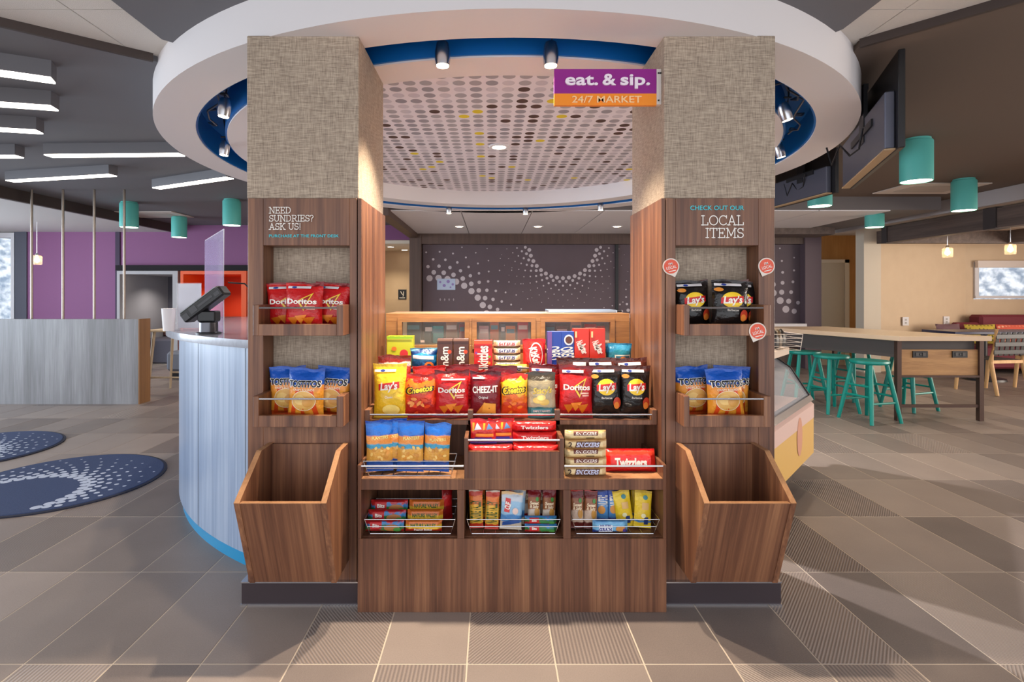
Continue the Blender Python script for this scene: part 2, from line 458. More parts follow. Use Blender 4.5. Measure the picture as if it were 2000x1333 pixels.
# floor: mortar bed, the largest tiles singly, the rest of the field joined
floor = struct(obj('floor', MB().box(-13, 13, -1.2, 14, -.12, -.0012), mat('grout', (206, 190, 172), .8)))
def tile_mesh():
    m = MB(); g = .0028; b = .0006
    x, y = TW / 2 - g, TD / 2 - g
    m.add([(-x, -y, -.008), (x, -y, -.008), (x, y, -.008), (-x, y, -.008), (-x, -y, -b), (x, -y, -b), (x, y, -b), (-x, y, -b),
           (-x + b, -y + b, 0), (x - b, -y + b, 0), (x - b, y - b, 0), (-x + b, y - b, 0)],
          [(0, 1, 5, 4), (1, 2, 6, 5), (2, 3, 7, 6), (3, 0, 4, 7), (4, 5, 9, 8), (5, 6, 10, 9), (6, 7, 11, 10), (7, 4, 8, 11), (8, 9, 10, 11)])
    return m
tiles = []
for i in range(-34, 34):
    for j in range(-4, 13):
        x, y = TX0 + (i + .5) * TW, TY0 + (j + .5) * TD
        if abs(x) > 10.2: continue
        px = CX + x * F / max(y, .2)
        py = CY + EYE * F / max(y, .2)
        vis = y > 1.35 and -150 < px < 2150 and py < 1440
        if math.hypot(x - RCX, y - RCY) < 1.75: vis = False           # inside the pod
        if -.8 < x < .95 and y > 2.3: vis = False                      # behind the kiosk
        if px < 300 and y > 6.3: vis = False                           # behind the low partition
        tiles.append((0 if not vis else 1 / (y ** 3), x, y))
tiles.sort(reverse=True)
tm = None
for w, x, y in tiles[:290]:
    if tm is None:
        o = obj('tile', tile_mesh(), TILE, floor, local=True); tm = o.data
    else:
        o = bpy.data.objects.new('tile', tm); col.objects.link(o); o.parent = floor
    o.location = Vector((x, y, 0)) - floor.location
rest = MB(); base = tile_mesh()
for w, x, y in tiles[290:]:
    rest.add([(a + x, b + y, c) for a, b, c in base.v], base.f)
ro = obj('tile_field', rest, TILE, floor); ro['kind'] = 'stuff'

# ceilings
ceiling = struct(obj('ceiling', MB().box(-13, 13, -.4, 14, ZC + .012, ZC + .1), mat('ceiling_grid', (120, 112, 108), .7)))
pm = None
for sx in (-1, 1):
    for i in range(3):
        for j in range(-1, 3):
            x0 = -1.885 - .61 * i + .61 * 0 if sx < 0 else 1.24 + .61 * i
            if sx < 0: x0 -= .61 * 0
            y0 = 2.385 + (j - 1) * .61
            xc = x0 + (.305 if sx > 0 else .305)
            m = MB().box(-.302, .302, -.302, .302, 0, .012)
            if pm is None:
                o = obj('ceiling_panel', m, mat('acoustic_panel', (216, 208, 200), .9, bump=(260, .4)), ceiling, local=True); pm = o.data
            else:
                o = bpy.data.objects.new('ceiling_panel', pm); col.objects.link(o); o.parent = ceiling
            o.location = Vector((xc, y0 + .305, ZC)) - ceiling.location
def soffit(name, poly, m, z0=ZD, z1=ZC + .004):
    return struct(obj(name, MB().prism(poly, z0, z1), m))
near_arc = arcp(2.4, 228, 312, 16)
soffit('ceiling_entry_soffit', [(1.65, -.4), (-1.61, -.4), (-1.61, 2.6)] + arcp(2.42, 227.5, 309, 18) + [(1.65, 2.5)], DARKC)
soffit('ceiling_lobby_soffit', [(-1.80, 2.84), (-5.65, -.17), (-5.65, 9.6), (-1.40, 9.6), (-1.40, 6.4)] + arcp(2.40, 127, 220, 20), DARKC)
soffit('ceiling_dining_soffit', [(1.85, 2.68), (6.0, -1.7), (6.0, 9.6), (2.6, 9.6), (2.2, 5.75)] + arcp(2.40, 32, -42, 16), BROWNC)
# dark bronze edge strips of the two diagonal soffit edges
def edge_strip(name, a, b, m, z0, z1, t=.02):
    a, b = Vector(a), Vector(b); d = (b - a).normalized(); n = Vector((-d.y, d.x)) * t
    return struct(obj(name, MB().prism([tuple(a), tuple(b), tuple(b + n), tuple(a + n)], z0, z1), m))
edge_strip('trim_1', (-1.80, 2.83), (-5.65, -.18), EDGE, ZD - .012, ZC)
edge_strip('trim_2', (6.0, -1.71), (1.85, 2.67), EDGE, ZD - .012, ZC)
# lower ceilings beyond the fascias
struct(obj('ceiling_window_bay', MB().box(-10.5, -5.65, -1, 9.6, 2.40, 2.5), mat('bay_ceiling_paint', (196, 192, 190), .8)))
struct(obj('trim_3', MB().box(-5.66, -5.60, -.2, 9.55, 2.385, 2.53), EDGE))
struct(obj('ceiling_dining_bay', MB().box(6.0, 11.5, -1, 9.7, 2.36, 2.5), mat('dining_bay_ceiling', (206, 190, 174), .8)))
struct(obj('trim_4', MB().box(5.94, 6.01, -1.6, 9.2, 2.345, 2.53), mat('light_grey_fascia', (178, 170, 170), .6)))

# round canopy: outer ring, blue cove, inner lip, printed dot panel, centre downlight, track spots
canopy = thing('round_canopy', (RCX, RCY, ZS), 'large white round ceiling canopy with blue cove and printed dot panel above the snack kiosk', 'ceiling canopy')
obj('outer_ring', MB().ring(RCX, RCY, 2.24, 2.465, ZS, ZC + .01, seg=160), FASCIA, canopy, smooth=True)
obj('cove_top', MB().ring(RCX, RCY, 2.04, 2.26, ZC - .02, ZC - .005, seg=120), BLUE, canopy, smooth=True)
obj('cove_wall', MB().ring(RCX, RCY, 2.228, 2.2395, ZS + .008, ZC - .018, seg=140), BLUE, canopy, smooth=True)
obj('cove_inner_wall', MB().ring(RCX, RCY, 2.0601, 2.072, ZS + .008, ZC - .018, seg=140), BLUE, canopy, smooth=True)
obj('inner_lip', MB().ring(RCX, RCY, 1.86, 2.06, ZS, ZC - .02, seg=140), FASCIA, canopy, smooth=True)
obj('dot_panel', MB().ring(RCX, RCY, .0, 1.862, 2.50, 2.52, seg=100), dot_ceiling_material(-.045, 3.085 - .0475, .096), canopy)
dl = thing('recessed_downlight', (.062, 4.39, 2.485), 'lit recessed downlight in the middle of the dotted ceiling panel', 'light')
obj('trim_ring', MB().ring(.062, 4.39, .058, .085, 2.488, 2.5, seg=32), WHITE, dl)
obj('lens', MB().ring(.062, 4.39, .0, .058, 2.492, 2.5, seg=32), LAMPW, dl)
spot_light('downlight_beam', (.062, 4.39, 2.47), 480, (1, .97, .95), 150, .9)

def track_spot(x, y, lean, label):
    t = thing('track_spotlight', (x, y, 2.27), label, 'spotlight', 'spotlights in the blue cove')
    b = MB().lathe([(.020, .0), (.030, .0), (.034, .03), (.034, .062), (.027, .098), (.022, .102)], seg=20)
    M = Matrix.Translation((x, y, 2.27)) @ Matrix.Rotation(lean, 4, 'Y'); b.xform(M)
    obj('barrel', b, CHROME, t, smooth=True)
    l = MB().lathe([(.0, .004), (.027, -.001)], seg=20, cap=False); l.add([(.027 * math.cos(2 * PI * k / 20), .027 * math.sin(2 * PI * k / 20), -.002) for k in range(20)], [tuple(range(20))])
    obj('lens', l.xform(M), LAMPW, t)
    s = MB().tube([(x, y, 2.36), (x + .012, y + .01, 2.42), (x, y, 2.525)], .005)
    s.tube([(x - .02, y, 2.40), (x + .02, y, 2.40)], .006)
    obj('stem', s, BLACK, t, smooth=True)
    spot_light('track_beam', (x, y, 2.255), 110 if y < 2.5 else 26, (1, .84, .64), 95, .7, (0, lean, 0))
SPL = 'brushed steel spotlight hanging in the blue cove '
for (x, y, ln, lb) in ((-.213, 2.32, 0, SPL + 'above the middle left of the kiosk opening'), (.258, 2.32, 0, SPL + 'above the eat and sip sign'),
                       (-1.50, 2.98, .1, SPL + 'over the reception desk, beside the column'),
                       (-1.91, 3.80, .1, SPL + 'over the desk, farther from the column'),
                       (1.69, 3.04, -.3, SPL + 'right beside the local items column'),
                       (2.10, 3.86, -.25, SPL + 'between local items column and television'),
                       (-.52, 6.50, 0, SPL + 'at the far rim by the corridor'), (.42, 6.57, 0, SPL + 'at the far rim, middle of three'),
                       (1.28, 6.25, 0, SPL + 'at the far rim by the local column')):
    track_spot(x, y, ln, lb)
for a0, a1, lb in ((200, 236, 'grey low voltage track cable in the cove over the reception desk'), (308, 345, 'grey low voltage track cable in the cove beside the local items column')):
    pts = [(RCX + (2.15 + .03 * math.sin(k * 1.7)) * math.cos(math.radians(a0 + (a1 - a0) * k / 24)), RCY + (2.15 + .03 * math.sin(k * 1.7)) * math.sin(math.radians(a0 + (a1 - a0) * k / 24)), 2.44 + .03 * math.cos(k * 1.1)) for k in range(25)]
    tag(obj('track_cable', MB().tube(pts, .006), mat('cable_grey', (110, 110, 116), .4, .6), smooth=True), lb, 'cable')

# white soffit between canopy and the shutter wall, with joints and downlights
SH = 9.35
soff = struct(obj('ceiling_service_soffit', MB().box(-1.30, 5.7, 6.75, SH + .1, ZS + .012, ZC - .03), mat('panel_joint', (110, 104, 104), .7)))
for k in range(7):
    x0 = -1.30 + k * .91
    obj('ceiling_panel', MB().box(x0 + .006, x0 + .904, 6.76, SH + .09, ZS, ZS + .012), WHITE, soff)
struct(obj('trim_5', MB().box(-1.42, -1.28, 6.6, SH + .05, 2.26, 2.53), DARKWOOD))
for k, x in enumerate((-.50, .72, 1.95)):
    d = thing('recessed_downlight', (x, 8.27, ZS - .006), 'recessed downlight in the white panels before the dark shutter, ' + ('nearest the corridor', 'middle of three', 'farthest from the corridor')[k], 'light', 'downlights over the service hatch')
    obj('trim_ring', MB().ring(x, 8.27, .06, .085, ZS - .006, ZS, seg=24), WHITE, d)
    obj('lens', MB().ring(x, 8.27, 0, .06, ZS - .004, ZS - .001, seg=24), LAMPW, d)
    spot_light('downlight_beam', (x, 8.27, ZS - .02), 30, (1, .9, .78), 120, .8)

# shutter wall
wall = struct(obj('wall_service', MB().box(-1.42, 5.70, SH + .06, SH + .2, 0, 2.5), DARKWOOD))
struct(obj('trim_6', MB().box(-1.30, 5.42, SH - .12, SH + .06, 2.16, ZS), DARKWOOD))
struct(obj('trim_7', MB().box(-1.42, -1.22, SH - .14, SH + .06, 0, ZS - .02), DARKWOOD))
struct(obj('trim_8', MB().box(5.42, 5.70, SH - .15, SH + .06, 0, 2.52), mat('wine_grey_jamb', (94, 76, 84), .6)))
struct(obj('trim_9', MB().box(2.6, 5.45, SH - .9, SH - .4, 2.24, 2.53), BEAM))
SHADE = mat('plum_grey_shade', (98, 84, 92), .7, vary=(3, (88, 74, 80)))
DOTP = mat('pale_dot_print', (190, 180, 186), .6)
ARCS = ((1.254, 2.17, .60, 36, .070), (-.97, .64, .935, 37, .112), (4.2, .5, 1.10, 38, .125), (3.05, .55, .72, 36, .08))
for x0, x1, lb in ((-1.205, 2.17, 'wide plum grey roller shutter printed with pale halftone dot arcs'), (2.22, 5.42, 'plum grey roller shutter with dot print beside the dining doorway')):
    sh = thing('roller_shutter', ((x0 + x1) / 2, SH, .78), lb, 'shutter')
    obj('curtain', MB().box(x0, x1, SH, SH + .02, .78, 2.16), SHADE, sh)
    dm = MB()
    for ax, az, r0, n, d0 in ARCS:
        h = halftone(lambda u, v: (ax + u, SH - .002, az + v), r0, n, 7, 1.105, d0, .74, clip=lambda u, v, r: x0 + r < ax + u < x1 - r and .8 + r < az + v < 2.15 - r)
        dm.add(h.v, h.f)
    po = obj('dot_print', dm, DOTP, sh); po['kind'] = 'stuff'
struct(obj('trim_10', MB().box(2.17, 2.22, SH - .03, SH + .03, .78, 2.16), BLACK))
struct(obj('trim_11', MB().box(2.6, 5.42, SH - .2, SH + .05, .70, .78), WHITE))
nt_ = thing('shutter_notice', (-.77, SH, 1.37), 'small pale blue notice with coloured blots stuck on the dark shutter', 'notice')
obj('sheet', MB().box(-.955, -.635, SH - .008, SH - .003, 1.365, 1.56), mat('notice_blue', (176, 190, 214), .5), nt_)
bl = MB()
for k, (u, v, r) in enumerate(((-.9, 1.50, .02), (-.83, 1.44, .028), (-.76, 1.51, .03), (-.68, 1.46, .022), (-.72, 1.41, .016))):
    bl.add([(u + r * math.cos(j * PI / 5), SH - .0095, v + r * math.sin(j * PI / 5)) for j in range(10)], [tuple(range(10))])
obj('blots', bl, mat('notice_violet', (140, 120, 180), .5), nt_)
mk = MB()
for k in range(4):
    u = -.90 + k * .078
    mk.box(u - .004, u + .004, SH - .008, SH - .003, 1.17, 1.215).box(u - .014, u + .014, SH - .008, SH - .003, 1.19, 1.198)
tag(obj('shutter_mark', mk, DOTP), 'row of four tiny pale marks printed low on the dark shutter', 'marking')

# corridor behind, purple back wall, booths
BW = 9.5
struct(obj('wall_corridor', MB().box(-3.2, -1.3, 11.2, 11.3, 0, 2.5), CREAM))
struct(obj('wall_corridor_side', MB().box(-2.6, -2.5, 9.62, 11.2, 0, 2.5), CREAM))
struct(obj('ceiling_corridor', MB().box(-2.6, -1.2, 9.6, 11.3, 2.20, 2.26), mat('corridor_ceiling', (224, 210, 190), .8)))
spot_light('corridor_beam', (-1.95, 10.5, 2.17), 40, (1, .85, .62), 130, .9)
for k, (x, y) in enumerate(((-1.93, 10.2), (-1.78, 10.9))):
    d = thing('recessed_downlight', (x, y, 2.19), 'recessed downlight in the cream corridor ceiling, ' + ('nearer the purple header', 'deeper in the corridor')[k], 'light', 'corridor downlights')
    obj('trim_ring', MB().ring(x, y, .06, .09, 2.193, 2.2, seg=20), WHITE, d)
    obj('lens', MB().ring(x, y, 0, .06, 2.195, 2.199, seg=20), LAMPW, d)
sg = thing('restroom_sign', (-1.875, 11.18, 1.19), 'small black restroom plaque on the cream corridor wall', 'sign')
obj('plate', MB().box(-1.96, -1.79, 11.185, 11.2, 1.185, 1.39), BLACK, sg)
pc = MB().tube([(-1.91, 11.18, 1.35), (-1.88, 11.18, 1.30), (-1.85, 11.18, 1.27)], .008).tube([(-1.845, 11.18, 1.35), (-1.85, 11.18, 1.27), (-1.86, 11.18, 1.24)], .008)
pc.box(-1.935, -1.815, 11.178, 11.185, 1.205, 1.222)
obj('pictogram', pc, TXTW, sg)

hd = MB().box(-8.3, -6.68, BW, BW + .1, 0, 2.52).box(-6.66, -2.6, BW, BW + .1, 1.80, 2.52).box(-2.6, -1.42, BW, BW + .1, 2.26, 2.52).box(-4.3, -2.6, BW, BW + .1, 0, 1.80)
struct(obj('wall_back', hd, PURPLE))
struct(obj('trim_12', MB().box(-6.70, -6.62, BW - .02, BW + .02, 0, 2.40), mat('dark_plum', (52, 34, 60), .7)))
struct(obj('trim_13', MB().box(-6.62, -4.3, BW - .13, BW + .0, 1.705, 1.80), mat('shadow_gap_black', (22, 16, 22), .9)))  # black band above the nook openings
struct(obj('wall_back_far', MB().box(-8.2, -4.2, 11.3, 11.4, 0, 2.6), mat('dark_backing', (40, 34, 40), .8)))
def booth(x0, x1, shell, back, label, light):
    b = thing('booth_nook', ((x0 + x1) / 2, BW, 0), label, 'booth')
    s = MB().box(x0, x0 + .05, BW - .12, BW + 1.3, .0, 1.70).box(x1 - .09, x1, BW - .12, BW + 1.3, .0, 1.70).box(x0 + .05, x1 - .09, BW - .12, BW + 1.3, 1.64, 1.70)
    obj('shell', s, shell, b)
    obj('back_panel', MB().box(x0 + .05, x1 - .09, BW + 1.28, BW + 1.33, 0, 1.64), back, b)
    obj('bench_seat', MB().box(x0 + .06, x1 - .10, BW + .35, BW + 1.25, .0, .45), mat('grey_bench_fabric', (86, 82, 92), .8), b, bevel=.03)
    obj('bench_back', MB().box(x0 + .06, x1 - .10, BW + 1.08, BW + 1.27, .45, .84), mat('maroon_bench_fabric', (98, 58, 56), .8), b, bevel=.03)
    spot_light('nook_beam', ((x0 + x1) / 2, BW + .6, 1.6), light, (1, .95, .9), 140, .9)
booth(-6.60, -5.53, mat('nook_grey', (168, 164, 166), .7), mat('nook_slate', (104, 102, 112), .7), 'grey lined booth nook in the purple wall', 20)
booth(-5.48, -4.32, mat('nook_orange', (226, 84, 26), .6), mat('nook_red_orange', (206, 66, 24), .6), 'orange lined booth nook in the purple wall behind the reception desk', 34)

def glazing(name, x0, x1, z0, z1, y, view):
    w = struct(obj(name, MB().box(x0 - .07, x0, y - .05, y + .05, z0, z1).box(x1, x1 + .07, y - .05, y + .05, z0, z1).box(x0 - .07, x1 + .07, y - .05, y + .05, z1, z1 + .08).box(x0 - .07, x1 + .07, y - .06, y + .05, z0 - .05, z0), mat('window_frame_white', (206, 204, 208), .5)))
    obj('pane', MB().box(x0, x1, y + .01, y + .02, z0, z1), GLASS, w)
    return w
def outside_mat():
    m = bpy.data.materials.new('daylit_trees'); m.use_nodes = True
    nt = m.node_tree; N = nt.nodes; L = nt.links; b = N['Principled BSDF']
    tc = N.new('ShaderNodeTexCoord'); n = N.new('ShaderNodeTexNoise'); n.inputs['Scale'].default_value = 7; n.inputs['Detail'].default_value = 9
    L.new(tc.outputs['Object'], n.inputs['Vector'])
    r = N.new('ShaderNodeValToRGB'); el = r.color_ramp.elements
    el[0].position = .36; el[0].color = srgb(96, 124, 150); el[1].position = .66; el[1].color = srgb(236, 244, 252)
    L.new(n.outputs['Fac'], r.inputs['Fac'])
    L.new(r.outputs['Color'], b.inputs['Emission Color']); b.inputs['Emission Strength'].default_value = 1.1
    L.new(r.outputs['Color'], b.inputs['Base Color'])
    return m
OUT = outside_mat()
struct(obj('wall_window_bay', MB().box(-10.5, -9.0, BW, BW + .1, 0, 2.5).box(-8.50, -8.28, BW - .02, BW + .1, 0, 2.5).box(-9.0, -8.5, BW, BW + .1, 0, .7), mat('slate_wall', (78, 78, 90), .7)))
glazing('window_1', -8.94, -8.56, .76, 2.30, BW + .03, OUT)
tag(obj('tree_hedge', MB().lathe([(1.6, 0), (2.0, .8), (1.9, 1.9), (1.2, 2.9), (.1, 3.3)], (-12.0, 13.2, 0), seg=18), OUT, smooth=True), 'frosty daylit trees outside the narrow lobby window', 'tree')
tag(obj('tree_hedge', MB().lathe([(2.4, 0), (2.9, .8), (2.7, 1.9), (1.8, 2.9), (.1, 3.4)], (13.2, 13.2, 0), seg=18), OUT, smooth=True), 'frosty daylit trees outside the dining window', 'tree')

# dining side walls
dw = streak('amber_wood_wall', [(.3, (170, 112, 50)), (.7, (206, 150, 82))], .6, (4, 4, 1))
struct(obj('wall_amber', MB().box(6.0, 6.95, 9.75, 9.85, 0, 2.4), dw))
dr = struct(obj('door_1', MB().box(5.98, 6.48, 9.70, 9.75, 0, 1.88), mat('cream_door', (218, 200, 172), .6)))
obj('door_frame', MB().box(6.42, 6.50, 9.67, 9.76, 0, 1.92).box(5.98, 6.50, 9.67, 9.76, 1.86, 1.92), mat('cream_frame', (232, 216, 190), .6), dr)
tag(obj('door_plaque', MB().box(6.80, 6.93, 9.735, 9.75, 1.28, 1.36), BLACK), 'small black plaque on the amber wall beside the cream door', 'sign')
struct(obj('wall_pillar', MB().box(6.12, 6.40, 8.75, 8.95, 0, 2.38), mat('cream_pillar', (214, 200, 180), .7)))
struct(obj('wall_dining_side', MB().prism([(6.46, 8.85), (8.46, 9.5), (8.46, 9.6), (6.42, 8.95)], 0, 2.38), CREAM))
wr = MB().box(8.46, 11.5, BW, BW + .1, 0, 1.20).box(8.46, 8.60, BW, BW + .1, 1.20, 1.84).box(8.46, 11.5, BW, BW + .1, 1.84, 2.4)
struct(obj('wall_dining_back', wr, CREAM))
glazing('window_2', 8.67, 10.28, 1.26, 1.78, BW + .02, OUT)
tag(obj('window_blind', MB().box(8.60, 10.35, BW - .09, BW - .02, 1.76, 1.88), mat('blind_white', (220, 208, 200), .6)), 'pale rolled blind cassette above the dining window', 'blind')
for x, y, lb in ((6.98, 8.97, 'white wall outlet low on the cream wall beside the pillar'), (7.95, 9.30, 'white wall outlet on the cream wall behind the pillows')):
    o = thing('wall_outlet', (x, y, .78), lb, 'outlet')
    obj('plate', MB().box(x - .05, x + .05, y, y + .02, .76, .90), WHITE, o)
    obj('socket', MB().box(x - .015, x + .015, y - .003, y, .79, .82).box(x - .015, x + .015, y - .003, y, .84, .87), mat('outlet_grey', (170, 166, 160), .5), o)

# unseen window walls, added so the side fill lights read as glazing
for n_, xw, y0, y1, z0, z1, nb in ((3, -9.45, .7, 7.7, .4, 2.34, 5), (4, 10.45, 1.0, 7.0, .5, 2.3, 4)):
    struct(obj('wall_left' if xw < 0 else 'wall_right', MB().box(xw - .06, xw + .06, -.4, y0, 0, 2.5).box(xw - .06, xw + .06, y1, 9.5, 0, 2.5).box(xw - .06, xw + .06, y0, y1, 0, z0).box(xw - .06, xw + .06, y0, y1, z1, 2.5), CREAM))
    wf = struct(obj('window_%d' % n_, MB().box(xw - .05, xw + .05, y0, y1, z0, z0 + .06).box(xw - .05, xw + .05, y0, y1, z1 - .06, z1), mat('window_frame_white', (206, 204, 208), .5)))
    for k_ in range(nb + 1):
        y_ = y0 + (y1 - y0 - .06) * k_ / nb
        obj('mullion', MB().box(xw - .05, xw + .05, y_, y_ + .06, z0 + .06, z1 - .06), mat('window_frame_white', (206, 204, 208), .5), wf)
# ------------------------------------------------------------------ linen columns with walnut display fronts
YF = 2.20
def column(x0, x1, side, label, texts):
    """side=+1: kiosk lies to the right of the column"""
    c = thing('display_column', ((x0 + x1) / 2, YF + .25, 0), label, 'column')
    n0, n1 = (x0 + .07, x1 - .036) if side > 0 else (x0 + .046, x1 - .072)
    zt = 1.67
    obj('fabric_shaft', MB().box(x0, x1, YF, YF + .5, zt, ZS + .004).box(x0, x1, YF + .10, YF + .49, .09, zt), LINEN, c, bevel=.003)
    w0, w1 = x0 + .006, x1 - .006
    fp = MB().box(w0, n0, YF - .005, YF + .10, .09, zt).box(n1, w1, YF - .005, YF + .10, .09, zt).box(n0, n1, YF - .005, YF + .10, 1.475, zt).box(n0, n1, YF - .005, YF + .10, .09, .75)
    obj('front_panel', fp, WOOD, c, bevel=.0015)
    xi = x1 if side > 0 else x0
    obj('side_panel', MB().box(xi - (.002 if side > 0 else .012), xi + (.012 if side > 0 else .002), YF - .004, YF + .49, .09, zt), WOOD, c)
    obj('plinth', MB().box(x0 - .012, x1 + .012, YF - .02, YF + .5, 0, .092), PLINTHM, c)
    obj('plinth_cap', MB().box(x0 - .014, x1 + .014, YF - .024, YF + .5, .092, .097).box(x0 - .015, x1 + .015, YF - .024, YF - .018, 0, .006), CHROME, c)
    for z0 in (1.11, .749):
        t = MB().box(n0, n0 + .022, 2.10, YF + .10, z0, z0 + .122).box(n1 - .026, n1, 2.10, YF + .10, z0, z0 + .122)
        t.box(n0 + .022, n1 - .026, 2.10, 2.118, z0, z0 + .046).box(n0 + .022, n1 - .026, 2.118, YF + .10, z0, z0 + .016)
        tr = obj('shelf_tray', t, WOOD, c, bevel=.0015)
        obj('rod', MB().tube([(n0 + .018, 2.106, z0 + .110), (n1 - .022, 2.106, z0 + .110)], .0042), CHROME, tr, smooth=True)
    for mb, m in texts(n0, n1): obj('lettering', mb, m, c)
    return n0, n1
LX0, LX1, RX0, RX1 = -1.011, -.549, .713, 1.173
YT = YF - .0075
def ltexts(n0, n1):
    x = -.916; m = MB()
    for s, z in (('NEED', 1.607), ('SUNDRIES?', 1.5735), ('ASK US!', 1.540)):
        q = slab_mb(s, x, YT, z, .0265, t=.105); m.add(q.v, q.f)
    return [(m, TXTW), (text_mb('PURCHASE AT THE FRONT DESK', x, YT, 1.509, .0115, bold=.018, align='l', width=.287), TXTT)]
def rtexts(n0, n1):
    x = 1.040; m = MB()
    for s, z in (('LOCAL', 1.558), ('ITEMS', 1.506)):
        q = slab_mb(s, x, YT, z, .041, align='r', t=.095); m.add(q.v, q.f)
    return [(m, TXTW), (text_mb('CHECK OUT OUR', x, YT, 1.621, .019, bold=.018, align='r', width=.222), TXTT)]
LN0, LN1 = column(LX0, LX1, 1, 'linen covered square column with walnut snack niche reading need sundries ask us', ltexts)
RN0, RN1 = column(RX0, RX1, -1, 'linen covered square column with walnut snack niche reading local items', rtexts)

# wall-hung waste bins
def bin_(x0, x1, label):
    b = thing('waste_bin', ((x0 + x1) / 2, 2.1, .178), label, 'bin', 'walnut bins under the columns')
    t = .02
    prof = [(2.194, .178), (2.02, .178), (1.895, .528), (2.08, .662), (2.194, .662)]
    for a in (x0, x1 - t):
        s = obj('side_panel', MB().prism(prof, a, a + t, 'x'), WOOD, b)
    # pale cut edges along the top of the sides and the front
    def along(p, q, a, e=.0012):
        p, q = Vector(p), Vector(q); d = (q - p).normalized(); n = Vector((-d.y, d.x)) * e
        if n.y < 0: n = -n
        return [tuple(p), tuple(q), tuple(q + n), tuple(p + n)]
    em = MB()
    for a in (x0, x1 - t):
        em.prism(along(prof[2], prof[3], a), a, a + t, 'x').prism(along(prof[3], prof[4], a), a, a + t, 'x')
    fr = [(2.022, .180), (1.899, .526), (1.917, .526), (2.040, .180)]
    obj('front_panel', MB().prism(fr, x0 + t, x1 - t, 'x'), WOODS, b)
    em.box(x0 + t, x1 - t, 1.8985, 1.9175, .526, .5275)
    obj('edge_band', em, WOODL, b)
    obj('bottom_panel', MB().box(x0 + t, x1 - t, 2.04, 2.194, .18, .195), WOOD, b)
    obj('back_panel', MB().box(x0 + t, x1 - t, 2.18, 2.194, .195, .66), WOOD, b)
bin_(-.918, -.588, 'slant fronted walnut waste bin under the need sundries niche')
bin_(.757, 1.086, 'slant fronted walnut waste bin under the local items niche')

# round location tags on the right column
def local_tag(x, z, label, sgn, y=YT):
    t = thing('location_tag', (x, y, z), label, 'tag', 'round local tags')
    R = .034
    def pin(r, sgn):
        pts = [(x + r * math.cos(math.radians(-90 + sgn * 62 + (360 - 70) * sgn * k / 26)), z + r * math.sin(math.radians(-90 + sgn * 62 + (360 - 70) * sgn * k / 26))) for k in range(27)]
        return pts + [(x + sgn * r * .50, z - r * 1.28)]
    obj('card', MB().prism(pin(R, sgn), y - .003, y - .001, 'y'), mat('tag_white', (226, 214, 202), .5), t)
    obj('disc', MB().prism([(x + R * .86 * math.cos(2 * PI * k / 28), z + R * .86 * math.sin(2 * PI * k / 28)) for k in range(28)], y - .0042, y - .003, 'y'), mat('tag_orange', (226, 88, 60), .5), t)
    m = text_mb("I'M", x, y - .0048, z + .006, .0105, bold=.012); q = text_mb('LOCAL', x, y - .0048, z - .010, .0125, bold=.012, width=.042); m.add(q.v, q.f)
    M = Matrix.Translation((x, y, z)) @ Matrix.Rotation(math.radians(-14), 4, 'Y') @ Matrix.Translation((-x, -y, -z))
    m.box(x - .015, x + .015, y - .0048, y - .0046, z - .0205, z - .0175)
    obj('lettering', m.xform(M), TXTW, t)
local_tag(.738, 1.388, "round orange i'm local tag on the walnut edge beside the black chip bags", 1)
local_tag(1.131, 1.390, "round orange i'm local tag on the outer walnut stile, higher than the tray", -1)
local_tag(1.048, 1.128, "round orange i'm local tag stuck on the front rail of the upper local items tray", -1, y=2.0995)

# hanging sign
sg = thing('market_sign', (.479, 2.25, 2.07), 'purple and orange eat and sip market sign bracketed to the linen column', 'sign')
obj('purple_panel', MB().box(.264, .694, 2.240, 2.258, 2.119, 2.222), mat('sign_purple', (142, 28, 132), .4), sg)
obj('orange_panel', MB().box(.264, .694, 2.240, 2.258, 2.070, 2.119), mat('sign_orange', (244, 142, 32), .4), sg)
for s_, x_, w_ in (('eat.', .378, .138), ('&', .494, .056), ('sip.', .603, .124)):
    obj('lettering', text_mb(s_, x_, 2.232, 2.154, .048, bold=.022, width=w_, thick=.008), mat('sign_white', (240, 226, 236), .4), sg)
obj('lettering', text_mb('24/7 MARKET', .484, 2.234, 2.0795, .029, bold=.012, width=.292, thick=.006), mat('sign_pale_orange', (250, 206, 150), .4), sg)
obj('bracket', MB().box(.694, .7125, 2.236, 2.262, 2.072, 2.220), mat('bracket_white', (214, 206, 200), .4), sg)
obj('screw', MB().box(.698, .704, 2.232, 2.236, 2.200, 2.206).box(.698, .704, 2.232, 2.236, 2.085, 2.091).box(.706, .712, 2.232, 2.236, 2.200, 2.206), BLACK, sg)

# ------------------------------------------------------------------ kiosk shelving between the columns
KX0, KX1, KY = -.536, .700, 2.13
k = thing('snack_kiosk', ((KX0 + KX1) / 2, 2.4, 0), 'stepped walnut snack shelving unit between the two linen columns', 'shelving')
C0, C1, C2, C3 = (-.522, -.137), (-.109, .287), (.317, .687), None
# lower carcass with three cubbies
car = MB().box(KX0, KX1, KY, KY + .02, 0, .295)
car.box(KX0, C0[0], KY, 2.46, .295, .59).box(C0[1], C1[0], KY, 2.46, .295, .49).box(C1[1], C2[0], KY, 2.46, .295, .49).box(C2[1], KX1, KY, 2.46, .295, .59)
car.box(KX0 + .014, KX1 - .013, KY, 2.46, .49, .533)
obj('carcass', car, WOOD, k, bevel=.0012)
obj('cubby_floor', MB().box(KX0 + .01, KX1 - .01, KY + .02, 2.46, .28, .2965), WOOD, k)
obj('cubby_back', MB().box(KX0, KX1, 2.445, 2.47, 0, .735), WOOD, k)
obj('counter_top', MB().box(KX0 + .0145, KX1 - .0135, KY + .001, 2.44, .533, .5345), WOODL, k)
